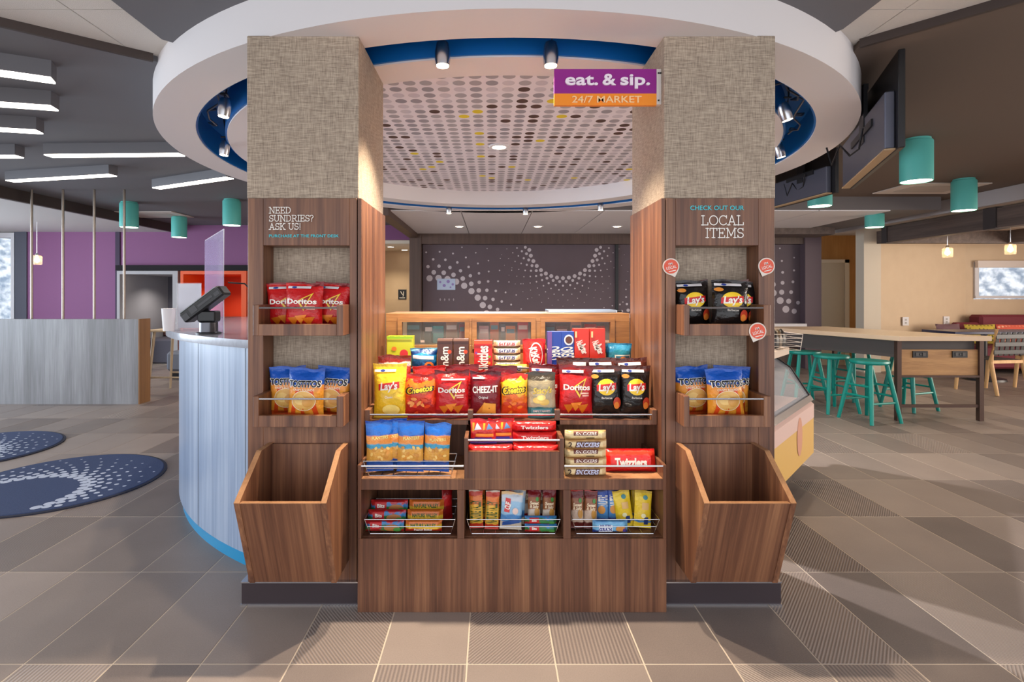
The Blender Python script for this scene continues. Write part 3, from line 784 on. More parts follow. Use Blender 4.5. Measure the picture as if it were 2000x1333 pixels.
# raised middle tray
mt = MB().box(-.109, -.094, KY, 2.40, .5345, .698).box(.273, .290, KY, 2.40, .5345, .698).box(-.094, .273, KY, KY + .018, .5345, .643).box(-.094, .273, KY + .018, 2.42, .60, .615)
mid = obj('middle_tray', mt, WOOD, k, bevel=.0012)
obj('rod', MB().tube([(-.1, KY + .006, .688), (.28, KY + .006, .688)], .0045), CHROME, mid, smooth=True)
for a, b, z in ((-.530, -.112, .584), (.292, .694, .584)):
    obj('rod', MB().tube([(a, KY + .006, z), (b, KY + .006, z)], .0045), CHROME, k, smooth=True)
# chip tier
YC = 2.25
ct = MB().box(KX0, KX1, YC + .012, 2.69, .722, .737)
for a in (KX0, KX1 - .022): ct.box(a, a + .022, YC, 2.47, .722, .785)
for a in (-.100, .268): ct.box(a, a + .022, YC, YC + .025, .722, .785)
ct.box(KX0 + .022, KX1 - .022, YC, YC + .012, .722, .742).box(KX0, KX1, 2.475, 2.49, .735, .905)
tier = obj('chip_tier', ct, WOOD, k, bevel=.0012)
for a, b in ((KX0 + .02, -.098), (-.08, .27), (.288, KX1 - .02)):
    obj('rod', MB().tube([(a, YC + .005, .764), (b, YC + .005, .764)], .0042), CHROME, tier, smooth=True)
# box tier
bt = MB().box(KX0, KX1, 2.475, 2.69, .890, .903)
for a in (KX0, -.094, .256, KX1 - .02): bt.box(a, a + .02, 2.475, 2.50 if abs(a) < .4 else 2.69, .903, .945)
tier2 = obj('box_tier', bt, WOOD, k, bevel=.0012)
for a, b in ((KX0 + .02, -.09), (-.08, .258), (.276, KX1 - .02)):
    obj('rod', MB().tube([(a, 2.478, .930), (b, 2.478, .930)], .0042), CHROME, tier2, smooth=True)
# back cabinet with glazed openings
W0 = ((-.452, -.135), (-.075, .20), (.27, .60))
HB = streak('honey_walnut', [(.3, (120, 80, 46)), (.5, (158, 110, 66)), (.7, (190, 142, 92))], .42, (2, 16, 16), (8, 100, 100))
bc = MB().box(KX0 + .002, KX1 - .002, 2.69, 2.72, .90, 1.017).box(KX0 + .002, KX1 - .002, 2.69, 2.72, 1.135, 1.178)
xs = [KX0 + .002] + [e for w in W0 for e in w] + [KX1 - .002]
for a, b in zip(xs[::2], xs[1::2]): bc.box(a, b, 2.69, 2.72, 1.017, 1.135)
bc.box(KX0 + .002, KX1 - .002, 2.72, 3.0, 1.160, 1.178).box(KX0 + .002, KX1 - .002, 2.72, 3.0, .0, 1.017).box(KX0 + .002, KX0 + .02, 2.72, 3.0, 1.017, 1.16).box(KX1 - .02, KX1 - .002, 2.72, 3.0, 1.017, 1.16)
cab = obj('back_cabinet', bc, HB, k, bevel=.0012)
for a, b in W0:
    fr = MB().box(a - .022, b + .022, 2.684, 2.69, 1.135, 1.155).box(a - .022, b + .022, 2.684, 2.69, .998, 1.017).box(a - .022, a, 2.684, 2.69, 1.017, 1.135).box(b, b + .022, 2.684, 2.69, 1.017, 1.135)
    f = obj('window_frame', fr, HB, cab)
    obj('pane', MB().box(a, b, 2.700, 2.703, 1.017, 1.135), mat('cabinet_glass', (225, 225, 220), .05, alpha=.07, spec=.2), f)
sb = thing('steel_pan_lid', (.55, 3.05, 1.178), 'flat stainless steel tray on top of the back cabinet', 'tray')
obj('body', MB().box(.30, .66, 2.80, 2.98, 1.178, 1.192), mat('pale_steel', (170, 196, 226), .3, .6), sb, bevel=.002)
obj('handle', MB().box(.66, .70, 2.86, 2.92, 1.180, 1.188), BLACK, sb)

# ------------------------------------------------------------------ reception pod
pod = thing('reception_desk', (-1.4, 3.2, 0), 'curved silver laminate reception desk with grey stone top', 'desk')
obj('curved_front', MB().wedge(RCX, RCY, 2.30, 2.33, .07, 1.035, 150, 241.0, 241.5), DESKWOOD, pod, smooth=True)
obj('toe_kick', MB().wedge(RCX, RCY, 2.27, 2.312, 0, .07, 150, 240.6, 241.3), mat('turquoise_kick', (20, 140, 190), .35), pod, smooth=True)
obj('seam', MB().ring(RCX, RCY, 2.329, 2.3306, .07, 1.03, 226.0, 226.12, seg=2).ring(RCX, RCY, 2.329, 2.3306, .07, 1.03, 238.0, 238.15, seg=2), mat('seam_shadow', (96, 100, 112), .6), pod)  # thin dark grey seam lines on the desk front
obj('stone_top', MB().wedge(RCX, RCY, 1.80, 2.40, 1.035, 1.072, 150, 231.8, 242.2), mat('grey_stone', (150, 152, 164), .12, vary=(40, (120, 120, 130))), pod, smooth=True)
PZ = 1.072
g0, g1 = Vector((-1.408, 2.80)), Vector((-1.81, 3.37))
d = (g1 - g0).normalized(); nn = Vector((-d.y, d.x)) * .005
ag = thing('sneeze_guard', (-1.6, 3.1, PZ), 'clear acrylic sneeze guard standing on the reception desk', 'screen')
obj('sheet', MB().prism([tuple(g0), tuple(g1), tuple(g1 + nn), tuple(g0 + nn)], PZ, 1.615), mat('violet_tinted_acrylic', (206, 200, 236), .05, alpha=.38), ag)
obj('edge', MB().tube([(g0.x, g0.y, PZ), (g0.x, g0.y, 1.617), (g1.x, g1.y, 1.617)], .003), mat('bright_edge', (235, 238, 250), .2), ag)
ps = thing('card_terminal', (-1.46, 2.74, PZ), 'black card payment terminal tilted on a swivel stand', 'terminal')
cx_, cy_ = -1.455, 2.74
obj('foot', MB().lathe([(.060, 0), (.060, .006), (.05, .01)], (cx_, cy_, PZ), 24), BLACK, ps, smooth=True)
obj('stand', MB().lathe([(.044, .01), (.044, .058), (.040, .062)], (cx_, cy_, PZ), 24), mat('dark_chrome', (96, 96, 102), .25, .9), ps, smooth=True)
obj('neck', MB().box(cx_ - .045, cx_ + .048, cy_ - .03, cy_ + .03, PZ + .062, PZ + .118), BLACK, ps, bevel=.006)
M = Matrix.Translation((cx_ - .02, cy_, PZ + .158)) @ Matrix.Rotation(math.radians(-37), 4, 'Y')
hb = obj('head', MB().box(-.125, .125, -.042, .042, -.036, .022).xform(M), BLACK, ps, bevel=.008)
obj('screen', MB().box(-.118, .10, -.036, .036, .022, .026).xform(M), mat('terminal_screen', (150, 156, 160), .15), hb)
obj('port', MB().box(-.115, -.085, -.0435, -.042, -.028, .004).box(-.07, -.03, -.0435, -.042, -.02, .012).box(-.02, .07, -.0435, -.042, -.012, .0).box(.08, .11, -.0435, -.042, -.02, .0).xform(M), mat('port_grey', (70, 70, 74), .5), hb)
tag(obj('terminal_cable', MB().tube([(-1.355, 2.74, 1.335), (-1.28, 2.76, 1.33), (-1.235, 2.80, 1.27), (-1.225, 2.80, 1.15), (-1.23, 2.80, 1.08)], .004), BLACK, smooth=True), 'thin black cable arching from the card terminal down to the desk', 'cable')
sh_ = thing('sign_holder', (-1.75, 3.05, PZ), 'clear acrylic holder with a white paper notice on the reception desk', 'sign holder')
obj('paper', MB().box(-1.795, -1.665, 3.05, 3.054, PZ + .01, 1.335), mat('paper_white', (196, 194, 206), .5, vary=(14, (222, 216, 220))), sh_)
obj('acrylic', MB().box(-1.80, -1.66, 3.044, 3.048, PZ, 1.34).box(-1.80, -1.66, 3.0, 3.1, PZ, PZ + .005), GLASS, sh_)
tag(obj('paper_cup', MB().lathe([(.028, 0), (.036, .12), (.037, .125)], (-1.80, 2.97, PZ), 20), mat('cup_white', (228, 222, 222), .5), smooth=True), 'white paper cup beside the notice on the reception desk', 'cup')

# refrigerated display case on the right of the pod
A, B = Vector((1.46, 2.80)), Vector((2.19, 3.62))
dv_ = (B - A).normalized(); nrm = Vector((-dv_.y, dv_.x))
dc = thing('display_case', (1.7, 3.4, 0), 'glass fronted display case with yellow and pink panel beside the local items column', 'display case')
def casep(prof, a, b):     # profile (offset inward, z) swept from A+a*d to A+b*d
    vs = []; n = len(prof)
    for t in (a, b):
        for o_, z in prof:
            p = A + dv_ * t + nrm * o_; vs.append((p.x, p.y, z))
    return MB().add(vs, [tuple(range(n))[::-1], tuple(range(n, 2 * n))] + [(i, (i + 1) % n, n + (i + 1) % n, n + i) for i in range(n)])
LC = (B - A).length
obj('base', casep([(.12, 0), (.7, 0), (.7, .22), (.12, .22)], .02, LC - .06), mat('case_base', (70, 54, 44), .6), dc)
obj('lower_panel', casep([(0, .20), (.7, .20), (.7, .52), (0, .44)], 0, LC), mat('case_yellow', (226, 178, 92), .5), dc)
obj('upper_band', casep([(-.002, .44), (.05, .5), (.7, .5), (.7, .56), (.03, .56), (-.002, .53)], 0, LC), mat('case_pink', (226, 190, 178), .5), dc)
obj('rail', casep([(.0, .56), (.05, .56), (.06, .59), (.02, .59)], 0, LC), CHROME, dc)
obj('glass', casep([(.03, .59), (.036, .59), (.15, .76), (.26, .84), (.255, .845), (.14, .765)], 0, LC), GLASS, dc)
obj('end_frame', casep([(.02, .59), (.05, .59), (.165, .76), (.27, .84), (.25, .85), (.135, .77)], LC - .015, LC), BLACK, dc)
obj('back_wall', casep([(.45, .56), (.7, .56), (.7, .85), (.45, .85)], 0, LC), mat('case_inside', (110, 84, 66), .6), dc)
obj('top_slab', casep([(.16, .855), (.72, .855), (.72, .90), (.16, .90)], -.05, LC + .05), mat('pale_slab', (220, 196, 176), .4), dc)
pe = MB().add([tuple((A + dv_ * (LC * .62 + .07 * math.cos(a)) - nrm * .003).to_3d() + Vector((0, 0, .39 + .12 * math.sin(a)))) for a in [2 * PI * j / 20 for j in range(20)]], [tuple(range(20))])
obj('emblem', pe, mat('case_rose', (216, 150, 120), .5), dc)
random.seed(4)
for i in range(5):
    p = A + dv_ * (.62 + i * .09) + nrm * .3
    tag(obj('chilled_pack', MB().box(p.x - .03, p.x + .03, p.y - .03, p.y + .03, .56, .66 + .03 * (i % 3)), mat('chilled_%d' % i, [(200, 90, 110), (230, 220, 210), (90, 110, 150), (220, 190, 90), (120, 150, 110)][i], .4)), ['rose', 'white', 'slate blue', 'mustard', 'sage green'][i] + ' chilled pack behind the display case glass', 'package')
def wire_basket(name, x0, x1, y0, y1, z0, z1, label, cat='basket', flare=.02, rows=2, r=.0016, mcol=CHROME, group=None, nb=7):
    b = thing(name, ((x0 + x1) / 2, (y0 + y1) / 2, z0), label, cat, group)
    m = MB()
    def loop(t):
        f = flare * t; z = z0 + (z1 - z0) * t
        return [(x0 - f, y0 - f, z), (x1 + f, y0 - f, z), (x1 + f, y1 + f * .3, z), (x0 - f, y1 + f * .3, z)]
    rim = MB().tube(loop(1.0), r * 1.3, 6, True)
    obj('rim', rim, mcol, b, smooth=True)
    for i in range(rows): m.tube(loop(i / rows), r, 6, True)
    for p, q in zip(loop(0), loop(1)): m.tube([p, q], r, 6)
    for i in range(1, nb):
        x = x0 + (x1 - x0) * i / nb; m.tube([(x, y0, z0), (x, y1, z0)], r * .8, 5)
    obj('wires', m, mcol, b, smooth=True)
    return b
wb = wire_basket('wire_basket', 1.72, 2.06, 3.55, 3.85, .902, 1.01, 'white wire basket of dark packets on the display case slab', rows=4, flare=.01, mcol=mat('white_wire', (224, 210, 196), .4))
for i in range(6):
    x, y = 1.77 + .05 * i, 3.62 + .05 * (i % 3)
    tag(obj('coffee_pouch', MB().lathe([(.0, 0), (.03, .01), (.035, .06), (.02, .11), (.004, .13)], (x, y, .906), 8), mat('pouch_dark_%d' % (i % 2), (44, 38, 36) if i % 2 else (96, 78, 58), .3), smooth=True), ('black' if i % 2 else 'brown') + ' foil pouch in the white wire basket on the display case', 'pouch', 'pouches in the white wire basket')
# ------------------------------------------------------------------ lobby on the left
lp = thing('low_partition', (-5.2, 6.3, 0), 'low pale laminate partition with four slim metal poles up to the ceiling', 'partition')
obj('panel', MB().box(-7.4, -4.115, 6.20, 6.22, 0, .99).box(-7.4, -4.115, 6.22, 6.38, .0, .985), PALEWOOD, lp)
obj('end_panel', MB().box(-4.113, -4.10, 6.199, 6.40, 0, .992), streak('amber_end_panel', [(.3, (120, 82, 50)), (.7, (160, 114, 72))], .5), lp)
for x in (-5.44, -5.07, -4.70, -4.345):
    obj('pole', MB().lathe([(.014, .985), (.014, 2.525)], (x, 6.3, 0), 12), mat('satin_bronze', (150, 138, 128), .3, .9), lp, smooth=True)

def linear_light(a, b, label):
    a, b = Vector(a), Vector(b); d = (b - a).normalized(); n = Vector((-d.y, d.x)) * .095; L_ = (b - a).length
    t = thing('linear_light', ((a.x + b.x) / 2, (a.y + b.y) / 2, 2.425), label, 'light', 'linear ceiling lights')
    P = [tuple(a), tuple(b), tuple(b + n), tuple(a + n)]
    obj('housing', MB().prism(P, 2.432, ZD), DARKC, t)
    i = .004
    q = [a + d * i + n.normalized() * i, b - d * i + n.normalized() * i, b - d * i + n - n.normalized() * i, a + d * i + n - n.normalized() * i]
    obj('diffuser', MB().prism([tuple(p) for p in q], 2.424, 2.432), LAMP, t)
LL = 'dark boxed linear ceiling light with glowing underside, '
linear_light((-3.42, 2.31), (-2.34, 2.83), LL + 'closest to the diagonal bronze trim')
linear_light((-3.83, 2.98), (-2.69, 3.25), LL + 'second from the diagonal bronze trim')
linear_light((-4.35, 3.46), (-3.19, 3.73), LL + 'third from the diagonal bronze trim')
linear_light((-5.1, 4.40), (-3.94, 4.40), LL + 'fourth from the diagonal trim')
linear_light((-3.69, 4.38), (-2.55, 4.34), LL + 'long one ending behind the round canopy')
linear_light((-4.90, 5.36), (-3.66, 5.09), LL + 'nearest above the metal poles')
linear_light((-3.657, 5.73), (-2.60, 5.21), LL + 'farthest from the diagonal trim')

def cyl_light(x, y, label):
    t = thing('cylinder_light', (x, y, ZD - .34), label, 'light', 'teal cylinder ceiling lights')
    obj('canopy_collar', MB().lathe([(.095, .325), (.095, .34)], (x, y, ZD - .34), 28), TEAL, t, smooth=True)
    obj('shade', MB().lathe([(.104, .0), (.11, .0), (.11, .31), (.104, .322), (.02, .322)], (x, y, ZD - .34), 32, cap=False), TEAL, t, smooth=True)
    obj('lens', MB().ring(x, y, 0, .104, ZD - .336, ZD - .33, seg=28), LAMPW, t)
    spot_light('cylinder_beam', (x, y, ZD - .36), 22, (1, .9, .74), 120, .8)
TL = 'teal cylinder ceiling light '
cyl_light(-4.86, 7.14, TL + 'behind the metal pole nearest the desk')
cyl_light(-4.92, 8.39, TL + 'close to the purple wall above the grey nook')
cyl_light(-3.39, 6.95, TL + 'above the orange nook beside the linen column')
cyl_light(3.40, 4.262, TL + 'beside the hanging televisions, largest on the brown ceiling')
cyl_light(5.08, 5.727, TL + 'next to the light grey fascia')
cyl_light(5.135, 7.14, TL + 'over the far end of the communal table')
cyl_light(3.36, 5.45, TL + 'just below the smaller television')

for x0, y0, lb in ((-5.2, 8.2, 'pale square ceiling access panel in the lobby ceiling'), (5.1, 6.2, 'pale square ceiling diffuser in the brown dining ceiling')):
    v = thing('ceiling_diffuser', (x0, y0, ZD - .01), lb, 'vent')
    obj('plate', MB().box(x0 - .45, x0 + .45, y0 - .3, y0 + .3, ZD - .012, ZD - .001), mat('vent_white', (206, 194, 186), .6), v)
    obj('grille', MB().box(x0 - .3, x0 + .3, y0 - .18, y0 + .18, ZD - .016, ZD - .012), mat('vent_grey', (178, 168, 160), .6), v)

def pendant(x, y, z, ztop, label):
    t = thing('glass_pendant', (x, y, z), label, 'pendant lamp', 'glass jar pendants')
    obj('cord', MB().tube([(x, y, z + .17), (x, y, ztop)], .005, 6), CHROME, t)
    obj('cap', MB().lathe([(.025, .14), (.03, .15), (.012, .18)], (x, y, z), 16), CHROME, t, smooth=True)
    obj('jar', MB().lathe([(.062, 0), (.066, .02), (.066, .13), (.05, .145)], (x, y, z), 20, cap=False), mat('jar_glass', (255, 236, 210), .05, alpha=.25), t, smooth=True)
    obj('bulb', MB().lathe([(.004, .03), (.03, .05), (.034, .075), (.02, .11), (.012, .14)], (x, y, z), 14), mat('warm_bulb', (255, 222, 170), .4, emit=14), t, smooth=True)
pendant(-7.0, 8.2, 1.74, 2.40, 'lit glass jar pendant before the purple wall by the lobby window')
pendant(6.85, 8.0, 1.84, 2.36, 'lit glass jar pendant hanging before the plain cream wall')
pendant(7.6, 7.8, 1.87, 2.36, 'lit glass jar pendant hanging before the dining window')

def rug(x, y, R, ax, ay, r0, label):
    t = thing('round_rug', (x, y, 0), label, 'rug', 'round blue rugs')
    obj('border', MB().lathe([(R + .012, 0), (R + .012, .007), (R, .009), (.01, .009)], (x, y, 0), 64), mat('rug_binding', (40, 42, 58), .9), t)
    obj('pile', MB().lathe([(R - .006, .009), (R - .012, .0125), (.001, .0125)], (x, y, 0), 64), mat('navy_carpet', (62, 80, 124), .95, bump=(320, .9), vary=(150, (36, 48, 84))), t)
    h = halftone(lambda u, v: (ax + u, ay + v, .0135), r0, 34, 8, 1.11, .062, .82, clip=lambda u, v, r: math.hypot(ax + u - x, ay + v - y) < R - .02 - r)
    o = obj('dot_pattern', h, mat('rug_dot_grey', (176, 184, 204), .95), t); o['kind'] = 'stuff'
rug(-2.92, 3.62, .60, -3.0, 3.34, .36, 'round navy rug with pale halftone dots on the tile floor nearest the reception desk')
rug(-4.24, 4.36, .58, -4.3, 4.1, .36, 'round navy rug with pale halftone dots beside the low partition')

# small table and stool legs seen between partition and desk
tb = thing('side_table', (-4.0, 7.0, 0), 'small pale wooden table with splayed legs behind the low partition', 'table')
PALEOAK = streak('pale_oak', [(.3, (196, 170, 136)), (.7, (222, 200, 168))], .5)
obj('table_top', MB().box(-4.42, -3.75, 6.75, 7.3, .80, .825), PALEOAK, tb, bevel=.004)
for dx, dy in ((-.3, -.2), (.26, -.2), (-.3, .2), (.26, .2)):
    obj('leg', MB().tube([(-4.08 + dx * .8, 7.02 + dy, .80), (-4.08 + dx, 7.02 + dy * 1.2, 0)], (.02, .015), 8), PALEOAK, tb, smooth=True)
obj('stretcher', MB().tube([(-4.08 - .29, 6.79, .22), (-4.08 + .25, 6.79, .22)], .012).tube([(-4.08 - .29, 7.25, .22), (-4.08 + .25, 7.25, .22)], .012), PALEOAK, tb)
so = thing('lounge_sofa', (-4.3, 8.4, 0), 'grey lounge sofa behind the small pale table', 'sofa')
obj('seat', MB().box(-4.9, -3.4, 8.0, 8.8, .12, .42), mat('sofa_grey', (112, 116, 128), .85), so, bevel=.04)
obj('backrest', MB().box(-4.9, -3.4, 8.7, 8.95, .42, .78), mat('sofa_brown', (84, 64, 58), .85), so, bevel=.04)
obj('plinth', MB().box(-4.85, -3.45, 8.05, 8.9, 0, .12), BLACK, so)

# ------------------------------------------------------------------ hanging televisions (backs)
def tv(n, f, z0, z1, label):
    n, f = Vector(n), Vector(f); d = (f - n).normalized(); w = (f - n).length
    q = Vector((-d.y, d.x))                                  # towards the kiosk
    t = thing('hanging_television', ((n.x + f.x) / 2, (n.y + f.y) / 2, z0), label, 'television', 'ceiling hung televisions')
    def slab(a, b, o0, o1, za, zb):
        P = [n + d * a + q * o0, n + d * b + q * o0, n + d * b + q * o1, n + d * a + q * o1]
        return MB().prism([tuple(p) for p in P], za, zb)
    obj('bezel', slab(0, w, -.03, 0, z0, z1), mat('tv_black', (26, 24, 26), .35), t, bevel=.004)
    bk = obj('back_cover', slab(.05, w - .03, 0, .045, z0 + .01, z0 + (z1 - z0) * .62), mat('tv_grey_steel', (92, 94, 108), .4, .5), t, bevel=.006)
    m = MB()
    for a in (.12, .26, .40, .52):
        s = slab(w * a / .6 * .6 + .04, w * a / .6 * .6 + .09, .010, .046, z0 + .004, z0 + .011); m.add(s.v, s.f)
    obj('port_slot', m, BLACK, bk)
    s = slab(.04, w - .03, .002, .05, z0 + .002, z0 + .010)
    obj('lower_lip', s, mat('tv_lip', (170, 142, 108), .5), t)
    br = slab(w * .42, w * .52, .03, .05, z0 + .16, z1 - .01); s = slab(w * .25, w * .70, .045, .055, z0 + .20, z0 + .24); br.add(s.v, s.f)
    s = slab(w * .44, w * .50, .02, .045, z1 - .02, ZD + .002); br.add(s.v, s.f)
    obj('mount', br, mat('mount_black', (40, 40, 44), .45, .4), t)
    p0 = n + d * (w * .35) + q * .07
    obj('cable', MB().tube([(p0.x, p0.y, z0 + .22), (p0.x + .02, p0.y + .06, z0 + .12), (p0.x + .02, p0.y + .14, z0 + .10), (p0.x, p0.y + .2, z0 + .18), (p0.x, p0.y + .28, z0 + .08), (p0.x, p0.y + .33, z0 + .2)], .006, 6), BLACK, t, smooth=True)
tv((2.04, 2.67), (2.50, 3.72), 2.01, 2.505, 'ceiling hung television seen from behind, the one touching the diagonal bronze trim')
tv((2.87, 4.44), (2.80, 5.25), 2.125, 2.505, 'ceiling hung television seen from behind, next to a teal cylinder light below the canopy')

# ------------------------------------------------------------------ communal table with stools
ctb = thing('communal_table', (4.3, 6.0, 0), 'long communal table with pale top and walnut end panel', 'table')
ax = Vector((-.35, .94)).normalized()
def tp(s, x): p = Vector((x, 5.30)) + ax * s; return (p.x, p.y)
LT = 1.75
STEELB = mat('brown_steel', (84, 62, 54), .5, .4)
obj('table_top', MB().prism([tp(0, 4.06), tp(0, 4.985), tp(LT, 4.985), tp(LT, 4.06)], .812, .862), mat('pale_table_top', (228, 200, 170), .35, vary=(5, (214, 184, 152))), ctb, bevel=.004)
obj('end_panel', MB().prism([tp(.09, 4.16), tp(.09, 4.95), tp(.11, 4.95), tp(.11, 4.16)], .46, .72), OAK, ctb)
obj('apron', MB().prism([tp(.10, 4.13), tp(LT - .05, 4.13), tp(LT - .05, 4.17), tp(.10, 4.17)], .64, .81).prism([tp(.12, 4.16), tp(.12, 4.95), tp(.14, 4.95), tp(.14, 4.16)], .70, .81), mat('apron_charcoal', (78, 70, 68), .6), ctb)
for x in (4.14, 4.97):
    for s in (.09, LT - .12):
        a = tp(s, x); obj('leg', MB().box(a[0] - .022, a[0] + .022, a[1] - .022, a[1] + .022, 0, .812), STEELB, ctb)
a, b = tp(.09, 4.14), tp(.09, 4.97)
obj('stretcher', MB().box(a[0], b[0], a[1] - .012, a[1] + .012, .135, .165).box(a[0], b[0], a[1] - .02, a[1] + .02, .44, .46), STEELB, ctb)
for x in (4.36, 4.76):
    p = tp(.09, x)
    o = obj('power_outlet', MB().box(p[0] - .075, p[0] + .075, p[1] - .012, p[1], .640, .705), BLACK, ctb)
    obj('socket', MB().box(p[0] - .05, p[0] - .02, p[1] - .016, p[1] - .012, .655, .69).box(p[0] + .02, p[0] + .05, p[1] - .016, p[1] - .012, .655, .69).box(p[0] - .008, p[0] + .008, p[1] - .016, p[1] - .012, .665, .68), mat('socket_grey', (80, 76, 74), .5), o)

def make_stool():
    t = thing('bar_stool', (0, 0, 0), '', 'stool', 'teal stools at the communal table')
    obj('seat', MB().lathe([(.10, .575), (.165, .578), (.175, .592), (.172, .612), (.12, .610), (.01, .602)], (0, 0, 0), 28), STOOLT, t, smooth=True)
    ft = []
    for sx in (-1, 1):
        for sy in (-1, 1):
            ft.append((sx, sy))
            obj('leg', MB().tube([(sx * .10, sy * .10, .585), (sx * .14, sy * .14, .3), (sx * .185, sy * .185, 0)], (.019, .022, .017), 10), STOOLT, t, smooth=True)
    def at(z): return .10 + (.585 - z) / .585 * .085
    for z, pairs in ((.20, (((-1, -1), (1, -1)), ((-1, 1), (1, 1)))), (.26, (((-1, -1), (-1, 1)), ((1, -1), (1, 1)))), (.36, (((-1, -1), (-1, 1)), ((1, -1), (1, 1))))):
        r = at(z)
        for p, q in pairs: obj('rung', MB().tube([(p[0] * r, p[1] * r, z), (q[0] * r, q[1] * r, z)], .011, 8), STOOLT, t, smooth=True)
    return t
st = make_stool()
spots = [((3.83, 5.40), .25, 'teal wooden stool at the communal table, nearest the walnut end panel'), ((3.74, 5.86), .1, 'teal wooden stool between two others along the communal table'),
         ((3.70, 6.30), -.1, 'teal wooden stool at the communal table, nearest the display case'), ((4.66, 5.95), .3, 'teal wooden stool on the dining side, seen under the walnut end panel'), ((4.42, 6.5), .2, 'teal wooden stool on the dining side, half hidden behind table legs')]
for i, ((x, y), rz, lb) in enumerate(spots):
    o = st if i == 0 else copy_tree(st)
    o.location = (x, y, 0); o.rotation_euler = (0, 0, rz); o['label'] = lb

# dining bay: timber frame, bench, pillows, dark table, strap chairs
fr_ = thing('timber_frame', (7.2, 7.5, 2.1), 'dark timber pergola frame hung below the dining ceiling', 'beam')
for x0, x1, y0, y1, z0, z1 in ((6.22, 6.36, 3.0, 8.46, 2.10, 2.345), (6.22, 9.5, 8.46, 8.60, 2.10, 2.30), (8.2, 8.34, 4, 8.46, 2.10, 2.30)):
    obj('beam', MB().box(x0, x1, y0, y1, z0, z1), BEAM, fr_)
for y0, y1 in ((6.55, 6.72), (8.36, 8.47)): obj('hanger', MB().box(6.20, 6.38, y0, y1, 2.095, 2.36), mat('hanger_charcoal', (60, 52, 52), .6), fr_)
bn = thing('banquette', (9.3, 9.0, 0), 'maroon upholstered banquette below the dining window', 'bench')
MAR = mat('maroon_fabric', (112, 36, 50), .75)
obj('seat', MB().box(7.7, 10.36, 8.45, 9.12, .10, .46), MAR, bn, bevel=.03)
obj('backrest', MB().box(8.40, 10.36, 9.14, 9.40, .40, .93), MAR, bn, bevel=.04)
obj('arm', MB().box(7.95, 8.4, 9.12, 9.26, .40, .80), MAR, bn, bevel=.04)
def pillow(x, y, z, w, h, m, label, rz=0.):
    v = []; n = 8; vs = []; fs = []
    for s in (-1, 1):
        for i in range(n + 1):
            for j in range(n + 1):
                u, t = i / n * 2 - 1, j / n * 2 - 1
                th = .07 * (max(0, 1 - u * u) * max(0, 1 - t * t)) ** .45
                vs.append((u * w / 2 * (1 - .06 * (1 - t * t)), s * th, h / 2 + t * h / 2 * (1 - .06 * (1 - u * u))))
    for s in range(2):
        for i in range(n):
            for j in range(n):
                a = s * (n + 1) ** 2 + i * (n + 1) + j; fs.append((a, a + 1, a + n + 2, a + n + 1))
    mb = MB().add(vs, fs); mb.xform(Matrix.Translation((x, y, z)) @ Matrix.Rotation(rz, 4, 'Z') @ Matrix.Rotation(-.2, 4, 'X'))
    return tag(obj('throw_pillow', mb, m, smooth=True), label, 'pillow', 'pillows on the banquette')
def spotted(name, a, b, sc):
    m = mat(name, a, .8); nt = m.node_tree; N = nt.nodes; L = nt.links
    tc = N.new('ShaderNodeTexCoord'); v = N.new('ShaderNodeTexVoronoi'); v.inputs['Scale'].default_value = sc; v.inputs['Randomness'].default_value = .1
    L.new(tc.outputs['Object'], v.inputs['Vector']); r = N.new('ShaderNodeValToRGB'); r.color_ramp.interpolation = 'CONSTANT'
    r.color_ramp.elements[0].color = srgb(*b); r.color_ramp.elements[1].position = .35; r.color_ramp.elements[1].color = srgb(*a)
    L.new(v.outputs['Distance'], r.inputs['Fac']); L.new(r.outputs['Color'], N['Principled BSDF'].inputs['Base Color']); return m
pillow(7.60, 8.80, .462, .50, .34, mat('mauve_pillow', (112, 84, 92), .8), 'mauve throw pillow on the maroon banquette', .2)
pillow(8.12, 8.80, .462, .52, .33, spotted('mustard_pillow', (190, 168, 62), (96, 84, 34), 16), 'mustard dotted throw pillow on the maroon banquette')
pillow(8.70, 8.80, .462, .62, .33, spotted('coral_pillow', (214, 96, 76), (238, 190, 160), 18), 'coral patterned throw pillow on the maroon banquette')
dt = thing('dining_table', (8.0, 8.0, 0), 'dark topped dining table in front of the maroon banquette', 'table')
obj('table_top', MB().box(6.7, 9.4, 7.7, 8.3, .70, .74), mat('indigo_table', (52, 54, 84), .25), dt, bevel=.005)
for x in (7.4, 8.8): obj('pedestal', MB().lathe([(.26, 0), (.25, .03), (.04, .06), (.04, .70)], (x, 8.0, 0), 20), BLACK, dt, smooth=True)
def strap_chair(x, y, rz, label):
    t = thing('strap_chair', (x, y, 0), label, 'chair', 'woven strap dining chairs', rz)
    OA = streak('chair_oak', [(.3, (196, 150, 96)), (.7, (226, 184, 130))], .5)
    def part(name, mb, m): return obj(name, mb, m, t, local=True, bevel=.003)
    for sx in (-.24, .24):
        part('leg', MB().tube([(sx, .24, 0), (sx * .98, .20, .44)], (.020, .026), 8), OA)
        part('leg', MB().tube([(sx, -.28, 0), (sx, -.20, .42), (sx, -.27, .84)], (.020, .027, .018), 8), OA)
    part('seat_rail', MB().box(-.24, .24, .18, .22, .40, .44), OA)
    part('seat_rail', MB().box(-.24, .24, -.22, -.18, .40, .44), OA)
    for k in range(6):
        xx = -.20 + k * .08
        part('strap', MB().box(xx - .028, xx + .028, -.20, .20, .438, .446), BLACK)
    for k in range(6):
        xx = -.20 + k * .08
        part('strap', MB().prism([(-.225, .50), (-.215, .50), (-.255, .80), (-.265, .80)], xx - .03, xx + .03, 'x'), BLACK)
    for yy, zz in ((-.236, .52), (-.25, .62), (-.264, .72)): part('strap', MB().box(-.24, .24, yy - .006, yy + .006, zz, zz + .055), BLACK)
    return t
